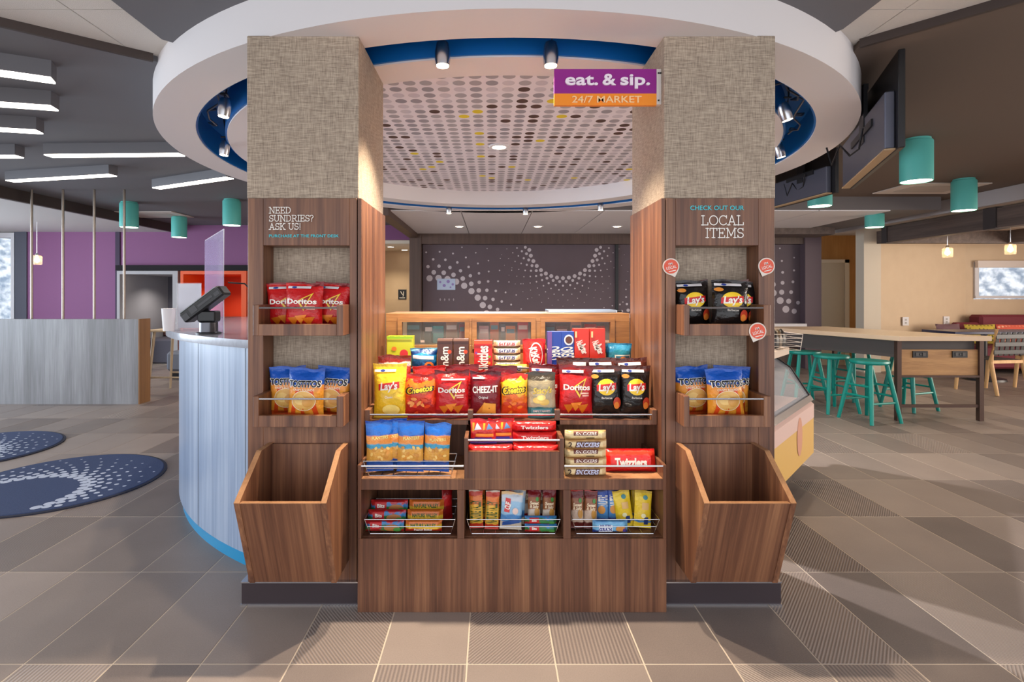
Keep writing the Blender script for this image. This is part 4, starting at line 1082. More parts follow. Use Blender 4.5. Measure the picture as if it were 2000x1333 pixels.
strap_chair(6.55, 7.0, .15, 'oak chair with woven black straps nearest the communal table')
strap_chair(7.45, 7.1, .0, 'oak chair with woven black straps farther along the dark table')
# ------------------------------------------------------------------ snacks
def foil(name, bands, rough=.32, wob=.012, sc=14):
    """printed foil: colour bands over local Z (metres), slightly wavy edges"""
    if name in MATS: return MATS[name]
    m = bpy.data.materials.new(name); m.use_nodes = True
    nt = m.node_tree; N = nt.nodes; L = nt.links; b = N['Principled BSDF']
    tc = N.new('ShaderNodeTexCoord'); s = N.new('ShaderNodeSeparateXYZ'); L.new(tc.outputs['Object'], s.inputs[0])
    n = N.new('ShaderNodeTexNoise'); n.inputs['Scale'].default_value = sc; n.inputs['Detail'].default_value = 3
    L.new(tc.outputs['Object'], n.inputs['Vector'])
    ma = N.new('ShaderNodeMath'); ma.operation = 'MULTIPLY_ADD'; ma.inputs[1].default_value = wob * 4; ma.inputs[2].default_value = -wob * 2
    L.new(n.outputs['Fac'], ma.inputs[0])
    ad = N.new('ShaderNodeMath'); ad.operation = 'ADD'; L.new(s.outputs[2], ad.inputs[0]); L.new(ma.outputs[0], ad.inputs[1])
    mr = N.new('ShaderNodeMath'); mr.operation = 'MULTIPLY'; mr.inputs[1].default_value = 2.5; L.new(ad.outputs[0], mr.inputs[0])
    r = N.new('ShaderNodeValToRGB'); r.color_ramp.interpolation = 'LINEAR'; el = r.color_ramp.elements
    el[0].position = 0; el[0].color = srgb(*bands[0][1]); el[1].position = 1; el[1].color = srgb(*bands[-1][1])
    for i in range(1, len(bands)):
        p = min(.995, bands[i][0] * 2.5)
        e = el.new(max(0, p - .006)); e.color = srgb(*bands[i - 1][1])
        e = el.new(min(1, p + .006)); e.color = srgb(*bands[i][1])
    L.new(mr.outputs[0], r.inputs['Fac']); L.new(r.outputs['Color'], b.inputs['Base Color'])
    b.inputs['Roughness'].default_value = rough
    n2 = N.new('ShaderNodeTexNoise'); n2.inputs['Scale'].default_value = 38; n2.inputs['Detail'].default_value = 3
    L.new(tc.outputs['Object'], n2.inputs['Vector'])
    bp = N.new('ShaderNodeBump'); bp.inputs['Strength'].default_value = .5; bp.inputs['Distance'].default_value = .012
    L.new(n2.outputs['Fac'], bp.inputs['Height']); L.new(bp.outputs['Normal'], b.inputs['Normal'])
    MATS[name] = m
    return m

def ink(rgb): return mat('ink_%d_%d_%d' % tuple(rgb), rgb, .4)

class Pack:
    """pillow bag (kind 'bag'), flow-wrapped bar (kind 'bar', seals left and right) or carton (kind 'box')"""
    def __init__(s, kind, w, h, d, seed=1): s.kind, s.w, s.h, s.d, s.seed = kind, w, h, d, seed
    def depth(s, x, z):
        if s.kind == 'box': return s.d / 2
        u = min(1, abs(2 * x / s.w)); t = min(1, max(0, z / s.h))
        if s.kind == 'bag':
            g = min(1, max(0, (t - .055) / .30), max(0, (.93 - t) / .34)); g = math.sin(g * PI / 2) ** .8
            e = max(0, 1 - u ** 2.4) ** .62
        else:
            g = min(1, max(0, (1 - u - .07) / .12)); g = math.sin(g * PI / 2)
            e = max(0, 1 - abs(2 * t - 1) ** 3) ** .5
        q = s.d / 2 * g * e
        wr = noise.noise(Vector((x * 26 + s.seed * 3.1, z * 16, s.seed))) * .0058 * min(1, g * e * 2 + .25) if s.kind == 'bag' else 0
        return .0012 + q + wr * (1 if q > .002 else .3)
    def place(s, x, z, t=0.0):      # outline squeeze of a filled bag
        if s.kind == 'bag':
            tt = z / s.h; k = 1 - .07 * math.sin(min(1, max(0, tt)) * PI) ** .6
            return x * k
        return x
    def body(s):
        m = MB(); w, h = s.w, s.h
        if s.kind == 'box': return m.box(-w / 2, w / 2, -s.d / 2, s.d / 2, 0, h)
        nx, nz = (14, 20) if s.kind == 'bag' else (18, 8)
        zs = [i / nz for i in range(nz + 1)]; xs = [i / nx * 2 - 1 for i in range(nx + 1)]
        if s.kind == 'bag': zs = [0, .02, .05] + [.05 + .89 * i / (nz - 4) for i in range(1, nz - 3)] + [.965, 1.0]
        vs, fs = [], []
        for sg in (-1, 1):
            for z in zs:
                for x in xs:
                    X = x * w / 2; Z = z * h
                    rag = 0
                    if s.kind == 'bag' and z > .9: rag = .008 * noise.noise(Vector((X * 20, s.seed * 2, 1)))
                    bend = .012 * noise.noise(Vector((X * 9 + s.seed, .3, 2))) * max(0, z - .85) * 6 if s.kind == 'bag' else 0
                    vs.append((s.place(X, Z), sg * s.depth(X, Z) + bend, Z + rag))
        n1 = len(xs); tot = n1 * len(zs)
        for k in range(2):
            for i in range(len(zs) - 1):
                for j in range(nx):
                    a = k * tot + i * n1 + j; fs.append((a, a + 1, a + n1 + 1, a + n1))
        for i in range(len(zs) - 1):
            for j in (0, nx):
                a = i * n1 + j; fs.append((a, a + n1, tot + a + n1, tot + a))
        for j in range(nx):
            for i in (0, len(zs) - 1):
                a = i * n1 + j; fs.append((a, a + 1, tot + a + 1, tot + a))
        return m.add(vs, fs)
    def proj(s, pts2, lift):
        out = []
        for x, z in pts2:
            out.append((s.place(x, z), -s.depth(x, z) - lift, z))
        return out

def shape(p, dcl):
    """one printed element -> list of (points2d, faces); x in widths from the middle, z in heights from the base"""
    k = dcl[0]; w, h = p.w, p.h
    if k == 'text':
        _, s, x, z, th, rgb, o = (list(dcl) + [{}])[:7]
        vs, fs = text2d(s, o.get('b', .02), o.get('sh', 0))
        W_ = text_width(s, o.get('b', .02)); hh = th * h
        kx = hh if 'w' not in o else o['w'] * w / W_
        a = math.radians(o.get('rot', 0)); ca, sa = math.cos(a), math.sin(a)
        pts = []
        for u, v in vs:
            X, Z = u * kx, (v - .5) * hh
            pts.append((x * w + X * ca - Z * sa, z * h + X * sa + Z * ca))
        return pts, fs
    if k == 'disc':
        _, x, z, rx, rz, rgb = dcl[:6]; n, R = 22, 4; rot = math.radians(dcl[6]) if len(dcl) > 6 else 0
        pts = [(x * w, z * h)]; fs = []
        for r in range(1, R + 1):
            for i in range(n):
                a = 2 * PI * i / n; X, Z = rx * w * r / R * math.cos(a), rz * h * r / R * math.sin(a)
                pts.append((x * w + X * math.cos(rot) - Z * math.sin(rot), z * h + X * math.sin(rot) + Z * math.cos(rot)))
        for i in range(n): fs.append((0, 1 + i, 1 + (i + 1) % n))
        for r in range(R - 1):
            for i in range(n):
                a, b = 1 + r * n + i, 1 + r * n + (i + 1) % n; fs.append((a, b, b + n, a + n))
        return pts, fs
    if k == 'hoop':
        _, x, z, rx, rz, rgb, t = dcl[:7]; n = 26; pts = []; fs = []
        for i in range(n):
            a = 2 * PI * i / n
            for q in (1, 1 - t): pts.append((x * w + rx * w * q * math.cos(a), z * h + rz * h * q * math.sin(a)))
        for i in range(n): a, b = 2 * i, 2 * ((i + 1) % n); fs.append((a, b, b + 1, a + 1))
        return pts, fs
    if k == 'quad':                                # bilinear patch of four corners, subdivided
        _, q, rgb = dcl[:3]; n = 10; pts = []; fs = []
        for i in range(n + 1):
            for j in range(n + 1):
                u, v = i / n, j / n
                X = (1 - u) * (1 - v) * q[0][0] + u * (1 - v) * q[1][0] + u * v * q[2][0] + (1 - u) * v * q[3][0]
                Z = (1 - u) * (1 - v) * q[0][1] + u * (1 - v) * q[1][1] + u * v * q[2][1] + (1 - u) * v * q[3][1]
                pts.append((X * w, Z * h))
        for i in range(n):
            for j in range(n): a = i * (n + 1) + j; fs.append((a, a + 1, a + n + 2, a + n + 1))
        return pts, fs
def tri(a, b, c, rgb): return ('quad', (a, b, c, c), rgb)
def rect(x0, x1, z0, z1, rgb): return ('quad', ((x0, z0), (x1, z0), (x1, z1), (x0, z1)), rgb)
def rgb_of(d): return {'text': lambda: d[5], 'disc': lambda: d[5], 'hoop': lambda: d[5], 'quad': lambda: d[2]}[d[0]]()

def pack(name, p, m, decals, loc, label, cat, group=None, rz=0., tilt=0., roll=0., side=None):
    o = obj(name, p.body(), m, None, smooth=(p.kind != 'box'), local=True, bevel=.001 if p.kind == 'box' else 0)
    o.location = loc
    o.rotation_euler = (Matrix.Rotation(rz, 4, 'Z') @ Matrix.Rotation(-tilt, 4, 'X') @ Matrix.Rotation(roll, 4, 'Y')).to_euler()
    tag(o, label, cat, group)
    lay = []
    for d in decals:
        key = ('lettering' if d[0] == 'text' else 'picture', tuple(rgb_of(d)))
        if not lay or lay[-1][0] != key: lay.append((key, MB()))
        pts, fs = shape(p, d)
        lift = .0009 + .0005 * len(lay) + (.0008 if p.kind == 'bag' else 0) + (.0010 if d[0] == 'text' and p.kind == 'bag' else 0)
        lay[-1][1].add(p.proj(pts, lift), fs)
    for (nm, rgb), mb in lay:
        obj(nm, mb, ink(rgb), o, local=True)
    return o

random.seed(7)
WHT, RED, YEL, BLK, NAVY = (244, 238, 228), (206, 22, 26), (250, 206, 40), (26, 22, 24), (16, 40, 120)
def chips(tri_rgb, z=.2, n=3, s=.2):
    out = []
    for i in range(n):
        x = -.2 + .4 * i / max(1, n - 1); zz = z + .04 * (i % 2)
        out.append(tri((x - s * .9, zz + s * .28), (x + s * .8, zz + s * .42), (x - .02, zz - s * .55), tri_rgb if i % 2 else tuple(max(0, c - 26) for c in tri_rgb)))
    return out
def nacho(white_band=True):
    d = chips((232, 132, 42), .2, 3, .20) + [tri((-.12, .60), (.30, .78), (.08, .40), (236, 196, 60)), tri((-.06, .60), (.24, .73), (.085, .46), (150, 14, 20)),
         ('text', 'Doritos', 0, .60, .105, WHT, {'b': .03, 'w': .80}), rect(.10, .36, .47, .50, (240, 190, 170)), rect(.16, .36, .43, .455, (240, 190, 170))]
    if white_band: d += [rect(-.42, .20, .865, .915, (226, 222, 226)), ('disc', -.24, .89, .07, .022, (52, 72, 150))]
    return d
def rounds():
    d = [('quad', ((-.40, .06), (-.28, .06), (-.12, .60), (-.22, .62)), (214, 72, 24)), ('quad', ((.26, .06), (.40, .06), (.26, .60), (.16, .60)), (214, 72, 24)), ('quad', ((-.1, .03), (.02, .03), (.0, .3), (-.06, .3)), (214, 72, 24)),
         ('disc', 0, .38, .33, .19, (226, 176, 96)), ('hoop', 0, .38, .34, .20, (246, 226, 196), .05),
         ('disc', -.1, .40, .16, .10, (238, 198, 120)), ('disc', .12, .36, .15, .10, (214, 156, 78)),
         ('text', 'TOSTITOS', 0, .715, .125, WHT, {'b': .075, 'w': .94}), ('text', 'TOSTITOS', 0, .715, .125, BLK, {'b': .035, 'w': .90}),
         ('text', 'CRISPY ROUNDS', 0, .60, .042, (246, 232, 206), {'b': .01, 'w': .6})]
    return d
def lays(base, sub, extra=True):
    d = [('disc', 0, .60, .30, .155, YEL), ('quad', ((-.32, .52), (.32, .56), (.32, .68), (-.32, .64)), RED), ('text', "Lay's", 0, .605, .14, WHT, {'b': .03, 'sh': .15, 'w': .52, 'rot': 3})]
    if sub: d += [('text', sub, 0, .40, .042, (236, 226, 214), {'b': .01})]
    if extra: d += [rect(-.46, .28, .875, .925, (228, 222, 222)), ('disc', -.2, .90, .07, .022, (46, 66, 150)), ('disc', .34, .30, .13, .11, (196, 60, 34)), ('disc', .32, .25, .09, .07, (226, 130, 50)), ('disc', -.36, .80, .12, .04, (226, 140, 50))]
    return d
NACHO = foil('red_nacho_foil', [(0, (150, 16, 22)), (.03, (196, 24, 28)), (.16, (206, 28, 30)), (.185, (120, 12, 18))])
ROUND = foil('blue_orange_foil', [(0, (204, 82, 26)), (.02, (238, 158, 52)), (.11, (234, 150, 60)), (.142, (24, 84, 180)), (.20, (20, 66, 156))])
BBQ = foil('black_barbecue_foil', [(0, (24, 20, 20)), (.19, (40, 32, 32)), (.205, (92, 40, 30))], .25)

# chip bags in the column niches
G1, G2 = 'red nacho chip bags in the sundries niche', 'tortilla chip bags in the sundries niche'
zt1, zt2 = 1.128, .767
def bagset(xs, z, w, h, m, dec, labels, name, cat, grp):
    for i, (x, y, rz, tl, rl) in enumerate(xs):
        pack(name, Pack('bag', w, h, .07, i + 2), m, dec, (x, y, z), labels[i], cat, grp, rz, tl, rl)
bagset([(-.765, 2.168, 0, .03, .02), (-.858, 2.235, .12, .0, -.03), (-.672, 2.222, -.12, .02, .06)], zt1, .158, .195, NACHO, nacho(),
       ['red nacho chip bag at the front of the upper tray below the need sundries text', 'red nacho chip bag tucked behind at the outer side of the upper sundries tray', 'red nacho chip bag behind at the kiosk side of the upper sundries tray'], 'chip_bag', 'chip bag', G1)
bagset([(-.757, 2.168, 0, .02, .03), (-.852, 2.235, .1, .0, -.02), (-.668, 2.222, -.1, .02, .07)], zt2, .150, .205, ROUND, rounds(),
       ['blue and orange tortilla chip bag at the front of the lower sundries tray', 'blue and orange tortilla chip bag behind at the outer side of the lower sundries tray', 'blue and orange tortilla chip bag leaning at the kiosk side of the lower sundries tray'], 'chip_bag', 'chip bag', G2)
bagset([(.968, 2.172, -.05, .02, .03), (.845, 2.235, .08, .0, -.04), (1.035, 2.25, -.1, .0, .08)], zt1, .150, .205, BBQ, lays(0, 'Barbecue'),
       ['black barbecue chip bag at the front of the upper local items tray', 'black barbecue chip bag on the kiosk side of the upper local items tray', 'black barbecue chip bag tucked behind in the upper local items tray'], 'chip_bag', 'chip bag', 'barbecue chip bags in the local niche')
bagset([(.955, 2.168, -.03, .03, -.04), (.848, 2.24, .1, .0, -.05), (1.005, 2.245, -.1, .0, .04)], zt2, .152, .205, ROUND, rounds(),
       ['blue and orange tortilla chip bag at the front of the lower local items tray', 'blue and orange tortilla chip bag at the kiosk side of the lower local items tray', 'blue and orange tortilla chip bag tucked behind in the lower local items tray'], 'chip_bag', 'chip bag', 'tortilla chip bags in the local niche')

# chip tier
def cp(px, Y): return (px - CX) * Y / F
ZT = .738
GT = 'chip bags on the middle tier'
LAYY = foil('yellow_chip_foil', [(0, (236, 190, 40)), (.16, (250, 208, 50)), (.20, (240, 196, 44))])
HOT = foil('flaming_foil', [(0, (176, 26, 18)), (.07, (214, 60, 22)), (.12, (236, 120, 34)), (.16, (190, 30, 22))], sc=30, wob=.03)
CHZ = foil('cheese_cracker_foil', [(0, (120, 10, 26)), (.17, (150, 14, 30)), (.185, (96, 8, 26))])
CHY = foil('orange_puff_foil', [(0, (206, 60, 20)), (.06, (236, 110, 24)), (.10, (250, 190, 40)), (.165, (214, 40, 26))], sc=26, wob=.02)
STA = foil('cream_pita_foil', [(0, (60, 118, 120)), (.045, (186, 172, 138)), (.12, (150, 138, 112)), (.165, (62, 54, 44))])
def puffs(z0=.12, z1=.42, n=9, cols=((232, 120, 30), (206, 60, 22))):
    rr = random.Random(3); return [('disc', rr.uniform(-.34, .34), rr.uniform(z0, z1), .10, .035, cols[i % 2], rr.uniform(-60, 60)) for i in range(n)]
cheet = puffs() + [('text', 'Cheetos', 0, .66, .15, BLK, {'b': .10, 'w': .92, 'sh': .2, 'rot': 6}), ('text', 'Cheetos', 0, .66, .15, YEL, {'b': .03, 'w': .82, 'sh': .2, 'rot': 6})]
cheez = [tri((-.3, .1), (.2, .06), (.0, .36), (226, 140, 52)), ('quad', ((-.1, .12), (.34, .1), (.36, .32), (-.04, .34)), (240, 166, 66)), ('disc', .14, .22, .02, .012, (150, 80, 30)),
         ('text', 'CHEEZ-IT', 0, .63, .14, WHT, {'b': .03, 'w': .84, 'rot': 3}), ('text', 'Original', -.05, .46, .05, WHT, {'b': .015}), rect(-.42, -.02, .84, .88, (214, 180, 190))]
stac = [('disc', -.12, .40, .18, .07, (236, 206, 110)), ('disc', .1, .36, .18, .07, (226, 190, 96)), ('disc', .0, .46, .16, .06, (244, 220, 130)), ('text', "Stacy's", .04, .62, .13, (236, 206, 80), {'b': .02, 'sh': .3, 'w': .66, 'rot': 4}), rect(-.36, .36, .10, .22, (80, 150, 160)), ('text', 'SIMPLY NAKED', 0, .16, .05, (230, 240, 240), {'w': .6})]
front = [(763, .150, .232, LAYY, lays(0, 'Classic')[:4] + [rect(-.46, .20, .86, .905, (228, 222, 222)), ('disc', -.2, .882, .07, .022, (46, 66, 150)), ('disc', .05, .16, .26, .10, (244, 220, 120))], 'yellow classic chip bag at the walnut end of the middle tier'),
         (822, .146, .190, HOT, [('text', 'Cheetos', 0, .66, .13, BLK, {'b': .10, 'w': .92, 'sh': .2, 'rot': 6}), ('text', 'Cheetos', 0, .66, .13, YEL, {'b': .03, 'w': .80, 'sh': .2, 'rot': 6})] + puffs(.1, .45, 11, ((228, 70, 24), (240, 150, 70))), 'fiery red and orange crunchy snack bag next to the yellow bag'),
         (883, .154, .205, NACHO, nacho(False) + [rect(-.3, .4, .80, .83, (226, 222, 226))], 'red nacho chip bag between the fiery bag and the maroon cracker bag'),
         (948, .138, .200, CHZ, cheez, 'maroon cheese cracker bag in the middle of the chip tier'),
         (1004, .122, .188, CHY, cheet, 'yellow and red cheese puff bag next to the maroon cracker bag'),
         (1058, .130, .196, STA, stac, 'cream and black pita chip bag beside the cheese puff bag'),
         (1124, .152, .225, NACHO, nacho(), 'red nacho chip bag beside the black barbecue bags on the middle tier'),
         (1184, .138, .225, BBQ, lays(0, 'Barbecue'), 'black barbecue chip bag next to the red nacho bag on the middle tier'),
         (1239, .134, .225, BBQ, lays(0, 'Barbecue'), 'black barbecue chip bag at the end of the middle tier by the local column')]
for i, (px, w, h, m, dec, lb) in enumerate(front):
    pack('chip_bag', Pack('bag', w, h, .062, i + 11), m, dec, (cp(px, 2.315), 2.315, ZT), lb, 'chip bag', GT, random.uniform(-.08, .08), .05, random.uniform(-.03, .03))
BRN = foil('rust_foil', [(0, (150, 36, 22)), (.19, (176, 44, 26)), (.215, (226, 216, 206)), (.232, (140, 34, 22))])
back = [(772, .150, .262, BRN, [], 'rust red chip bag standing behind the yellow bag'), (842, .150, .215, HOT, [], 'fiery red snack bag standing behind the red nacho bag'),
        (905, .150, .220, NACHO, [], 'dark red chip bag standing behind the maroon cracker bag'), (985, .135, .215, CHZ, [], 'maroon bag standing behind the cheese puff bag'),
        (1062, .150, .222, NACHO, nacho(), 'red nacho chip bag standing behind the pita chip bag'), (1118, .150, .252, BBQ, [rect(0, .4, .86, .92, (226, 220, 216))], 'black foil bag standing behind the red nacho bag'),
        (1178, .140, .250, BBQ, lays(0, None), 'black barbecue bag in the second row behind the paired barbecue bags, by the nacho bag'), (1238, .140, .250, BBQ, lays(0, None), 'black barbecue bag in the second row, by the walnut column side')]
for i, (px, w, h, m, dec, lb) in enumerate(back):
    pack('chip_bag', Pack('bag', w, h, .055, i + 31), m, dec, (cp(px, 2.395), 2.400, ZT), lb, 'chip bag', GT, random.uniform(-.1, .1), -.02, random.uniform(-.05, .05))

# box tier
ZB = .904
GB = 'candy and cookie boxes on the upper tier'
def bx(px, w, h, d, rgb, dec, lb, y=2.535, rz=0., name='candy_box', cat='box'):
    return pack(name, Pack('box', w, h, d), mat('carton_%d_%d_%d' % rgb, rgb, .35), dec, (cp(px, y), y, ZB), lb, cat, GB, rz)
bx(783, .125, .168, .06, (202, 206, 44), [('disc', .16, .50, .16, .12, (214, 52, 60)), ('disc', -.22, .64, .10, .06, (230, 120, 40)), ('disc', -.1, .36, .2, .10, (60, 120, 50)), ('disc', .1, .34, .12, .08, (30, 60, 36)), rect(-.5, .5, .93, 1.0, (150, 196, 40))], 'lime green and yellow fruit candy carton', 2.60)
MMB = [('text', 'm&m', -.05, .44, .24, WHT, {'b': .02, 'w': 1.45, 'rot': 90}), ('disc', .3, .62, .13, .06, (216, 70, 30)), rect(-.5, .5, .94, 1, (150, 110, 90))]
bx(870, .072, .160, .05, (84, 46, 34), MMB, 'brown chocolate candy box, the one beside the blue donut pack')
bx(901, .072, .160, .05, (84, 46, 34), MMB, 'brown chocolate candy box, the one beside the red fruit candy box')
bx(944, .086, .152, .05, (212, 30, 32), [('text', 'Skittles', -.05, .46, .34, WHT, {'b': .03, 'w': 1.35, 'rot': 90}), ('disc', .32, .3, .08, .04, (240, 150, 40)), ('disc', .34, .5, .07, .035, (120, 180, 60)), ('disc', -.38, .62, .07, .04, (150, 60, 150)), rect(-.5, .5, .90, 1, (232, 90, 50))], 'red fruit candy box with vertical white lettering')
OREO = [('text', 'OREO', -.02, .48, .30, WHT, {'b': .03, 'w': .95, 'rot': -80}), ('disc', .1, .10, .3, .10, (230, 226, 230)), ('disc', .1, .10, .22, .07, (50, 36, 34))]
bx(1082, .066, .194, .05, (34, 66, 160), OREO + [rect(-.5, -.2, .0, 1, (120, 80, 150))], 'blue sandwich cookie box beside the red wafer pouch')
bx(1108, .062, .194, .05, (34, 72, 168), OREO + [('disc', .05, .80, .36, .13, (240, 236, 236)), ('disc', .05, .80, .26, .09, (96, 50, 34))], 'blue sandwich cookie box beside the red peanut cookie boxes')
NB = [('text', 'Nutter', -.04, .62, .15, WHT, {'b': .03, 'w': .62, 'rot': -70}), ('text', 'Butter', .16, .54, .15, WHT, {'b': .03, 'w': .62, 'rot': -70}), ('disc', .1, .14, .30, .11, (224, 150, 70)), ('hoop', .1, .14, .30, .11, (190, 104, 40), .2), rect(-.42, -.30, .80, .94, (250, 210, 150))]
bx(1134, .073, .208, .05, (214, 48, 30), NB, 'red peanut butter cookie box beside the blue cookie boxes')
bx(1165, .073, .208, .05, (214, 48, 30), NB, 'red peanut butter cookie box beside the teal donut pack')
DON = foil('blue_donut_foil', [(0, (20, 96, 150)), (.05, (40, 140, 196)), (.085, (14, 60, 120)), (.105, (120, 190, 214))])
pack('donut_pack', Pack('bag', .132, .115, .06, 51), DON, [('hoop', .22, .28, .18, .17, (232, 130, 50), .5), ('quad', ((-.4, .58), (.4, .54), (.4, .68), (-.4, .72)), (236, 236, 236))], (cp(828, 2.54), 2.54, ZB), 'blue donut snack pack beside the lime candy carton', 'snack pack', GB)
DON2 = foil('teal_donut_foil', [(0, (20, 86, 104)), (.07, (24, 110, 128)), (.10, (40, 130, 170))])
pack('donut_pack', Pack('bag', .128, .136, .06, 52), DON2, [('quad', ((-.2, .04), (.42, .04), (.42, .62), (-.2, .62)), (206, 204, 190)), ('quad', ((-.16, .07), (.38, .07), (.38, .58), (-.16, .58)), (30, 90, 110)), ('hoop', .12, .36, .2, .2, (232, 130, 50), .45)], (cp(1208, 2.54), 2.54, ZB), 'teal donut snack pack at the end of the upper tier', 'snack pack', GB)
KIT = foil('red_wafer_foil', [(0, (236, 180, 50)), (.035, (220, 36, 30)), (.15, (206, 20, 24))])
pack('wafer_pouch', Pack('bag', .112, .158, .04, 53), KIT, [('hoop', .08, .52, .30, .38, WHT, .10), ('text', 'KitKat', .04, .52, .24, WHT, {'b': .04, 'w': .72, 'rot': -72, 'sh': .2})], (cp(1043, 2.535), 2.535, ZB), 'red wafer candy pouch with white oval lettering', 'candy pouch', GB)

def bar(name, w, h, d, m, dec, loc, lb, grp, rz=0., tilt=0., roll=0., cat='candy bar', seed=1):
    return pack(name, Pack('bar', w, h, d, seed), m, dec, loc, lb, cat, grp, rz, tilt, roll)
SNI = foil('brown_bar_foil', [(0, (110, 66, 44)), (.008, (232, 206, 160)), (.028, (214, 190, 150))], sc=40, wob=.004)
def snick(t='SNICKERS', c=(34, 40, 120)): return [('quad', ((-.34, .2), (.34, .2), (.34, .86), (-.34, .86)), (240, 234, 226)), ('text', t, 0, .52, .44, c, {'b': .04, 'w': .60, 'sh': .2})]
GS = 'caramel bars stacked on the upper tier'
for i, t in enumerate(('SNICKERS', 'SATISFIES', 'SATISFIES', 'SATISFIES')):
    bar('candy_bar', .128, .033, .034, SNI, snick(t, (196, 30, 40) if i == 3 else (34, 40, 120)), (cp(990, 2.555), 2.555, ZB + .016 + i * .0335), 'cream and brown caramel bar on the upper tier, ' + ('lowest of the stack', 'second of the stack', 'third of the stack', 'topmost of the stack')[i], GS)
bar('candy_bar', .150, .04, .03, foil('pale_yellow_bar_foil', [(0, (230, 190, 90)), (.012, (244, 226, 160)), (.03, (226, 170, 70))], sc=40, wob=.004), snick(), (cp(998, 2.503), 2.503, .905), 'pale yellow caramel bar lying at the front edge of the upper tier', GS)

# packets hanging behind the cabinet glass
bp_ = [(-.41, .07, (70, 76, 74)), (-.33, .045, (56, 50, 46)), (-.285, .065, (60, 150, 150)), (-.21, .06, (150, 110, 90)), (-.155, .03, (150, 40, 50)), (-.04, .05, (196, 160, 160)), (.015, .045, (196, 104, 60)), (.06, .025, (96, 92, 96)), (.10, .05, (214, 130, 70)), (.165, .055, (196, 44, 50)), (.31, .05, (90, 92, 100)), (.37, .06, (120, 110, 106)), (.445, .055, (206, 180, 160)), (.52, .06, (190, 40, 40)), (.575, .04, (206, 60, 50))]
names = ['charcoal', 'dark brown', 'turquoise', 'tan', 'crimson', 'pale pink', 'rust', 'grey tube shaped', 'amber', 'bright red', 'slate', 'taupe', 'beige', 'scarlet', 'coral red']
for i, (x, w, c) in enumerate(bp_):
    t = tag(obj('sundry_packet', MB().box(x - w / 2, x + w / 2, 2.80, 2.812, 1.0175, 1.128 - .01 * (i % 3)), mat('sundry_%d' % i, c, .4)), names[i] + ' sundry packet behind the back cabinet glass', 'packet', 'sundry packets in the back cabinet')
    obj('header_card', MB().box(x - w / 2 + .004, x + w / 2 - .004, 2.797, 2.80, 1.09 - .01 * (i % 3), 1.112 - .01 * (i % 3)), ink((226, 214, 206) if i % 2 else (96, 140, 150)), t)

# peanut bags in the wire basket on the counter
PEA = foil('blue_peanut_foil', [(0, (22, 84, 176)), (.045, (222, 164, 74)), (.098, (70, 160, 196)), (.115, (236, 150, 70)), (.150, (30, 100, 190)), (.20, (18, 66, 160))], sc=22, wob=.006)
wire_basket('counter_basket', -.495, -.165, 2.158, 2.235, .538, .603, 'chrome wire basket of blue peanut bags on the counter', flare=.02, rows=2)
rr = random.Random(5)
def nuts(): return [('disc', rr.uniform(-.30, .36), rr.uniform(.24, .50), .075, .026, ((240, 200, 116), (206, 142, 60))[i % 2], rr.uniform(-80, 80)) for i in range(12)]
for i, (px, y, rz, rl) in enumerate(((742, 2.195, .10, -.02), (768, 2.222, .08, .0), (801, 2.190, 0, .02), (851, 2.195, -.05, .05))):
    pack('peanut_bag', Pack('bag', .112, .208 if i != 3 else .196, .04, 60 + i), PEA, nuts() + [('text', 'PLANTERS', .05, .69, .062, (236, 220, 130), {'b': .02, 'w': .62, 'rot': 4})], (cp(px, y), y, .545), 'blue and orange peanut bag in the counter basket, ' + ('nearest the sundries column', 'second from the sundries column', 'third from the sundries column', 'nearest the middle tray')[i], 'peanut bag', 'peanut bags in the counter basket', rz, .02, rl)

# raised middle tray
TWI = foil('red_licorice_foil', [(0, (150, 10, 20)), (.012, (214, 24, 28)), (.03, (232, 44, 40)), (.04, (170, 14, 22))], .2, sc=30, wob=.004)
GM = 'red licorice packs in the middle tray'
tw = [('text', 'Twizzlers', 0, .5, .34, WHT, {'b': .03, 'w': .62})]
for i, (x, y, z) in enumerate(((-.005, 2.172, .617), (.18, 2.172, .617), (.180, 2.222, .618), (.180, 2.222, .660), (.178, 2.224, .702))):
    bar('licorice_pack', .182, .042, .04, TWI, tw if i in (3, 4) else [('quad', ((-.3, .3), (.3, .3), (.3, .5), (-.3, .5)), (236, 110, 90))], (x, y, z), 'glossy red licorice pack in the middle tray, ' + ('front row below the fruit candy bags', 'front row on the licorice side', 'lowest of the rear stack', 'middle of the rear stack', 'topmost of the rear stack')[i], GM, cat='candy pack', seed=70 + i)
FRU = foil('fruit_candy_foil', [(0, (60, 60, 150)), (.02, (206, 32, 34)), (.05, (226, 60, 36)), (.085, (196, 20, 30))], sc=26, wob=.01)
fd = [tri((-.36, .56), (-.06, .60), (-.24, .86), (226, 226, 236)), tri((.12, .58), (.38, .62), (.2, .84), (96, 140, 190)), ('quad', ((-.44, .52), (-.36, .52), (-.34, .86), (-.42, .86)), (246, 170, 40)), ('quad', ((-.02, .56), (.06, .58), (.08, .84), (.0, .84)), (246, 170, 40)), ('quad', ((-.3, .30), (.4, .30), (.4, .42), (-.3, .42)), (246, 150, 40)), ('quad', ((-.34, .12), (.34, .12), (.34, .26), (-.34, .26)), (50, 60, 160))]
for i, (x, y, z) in enumerate(((-.034, 2.213, .654), (.040, 2.228, .654))):
    pack('fruit_candy_bag', Pack('bag', .112, .100, .026, 80 + i), FRU, fd, (x, y, z), 'red and orange fruit candy bag leaning in the middle tray, ' + ('by the peanut side', 'by the licorice stack')[i], 'candy bag', 'fruit candy bags in the middle tray', 0, .08)
obj_lift = MB().box(-.09, .085, 2.197, 2.245, .6155, .652)
tag(obj('candy_carton', obj_lift, mat('carton_red_brown', (120, 24, 26), .5)), 'dark red open carton under the fruit candy bags', 'carton')

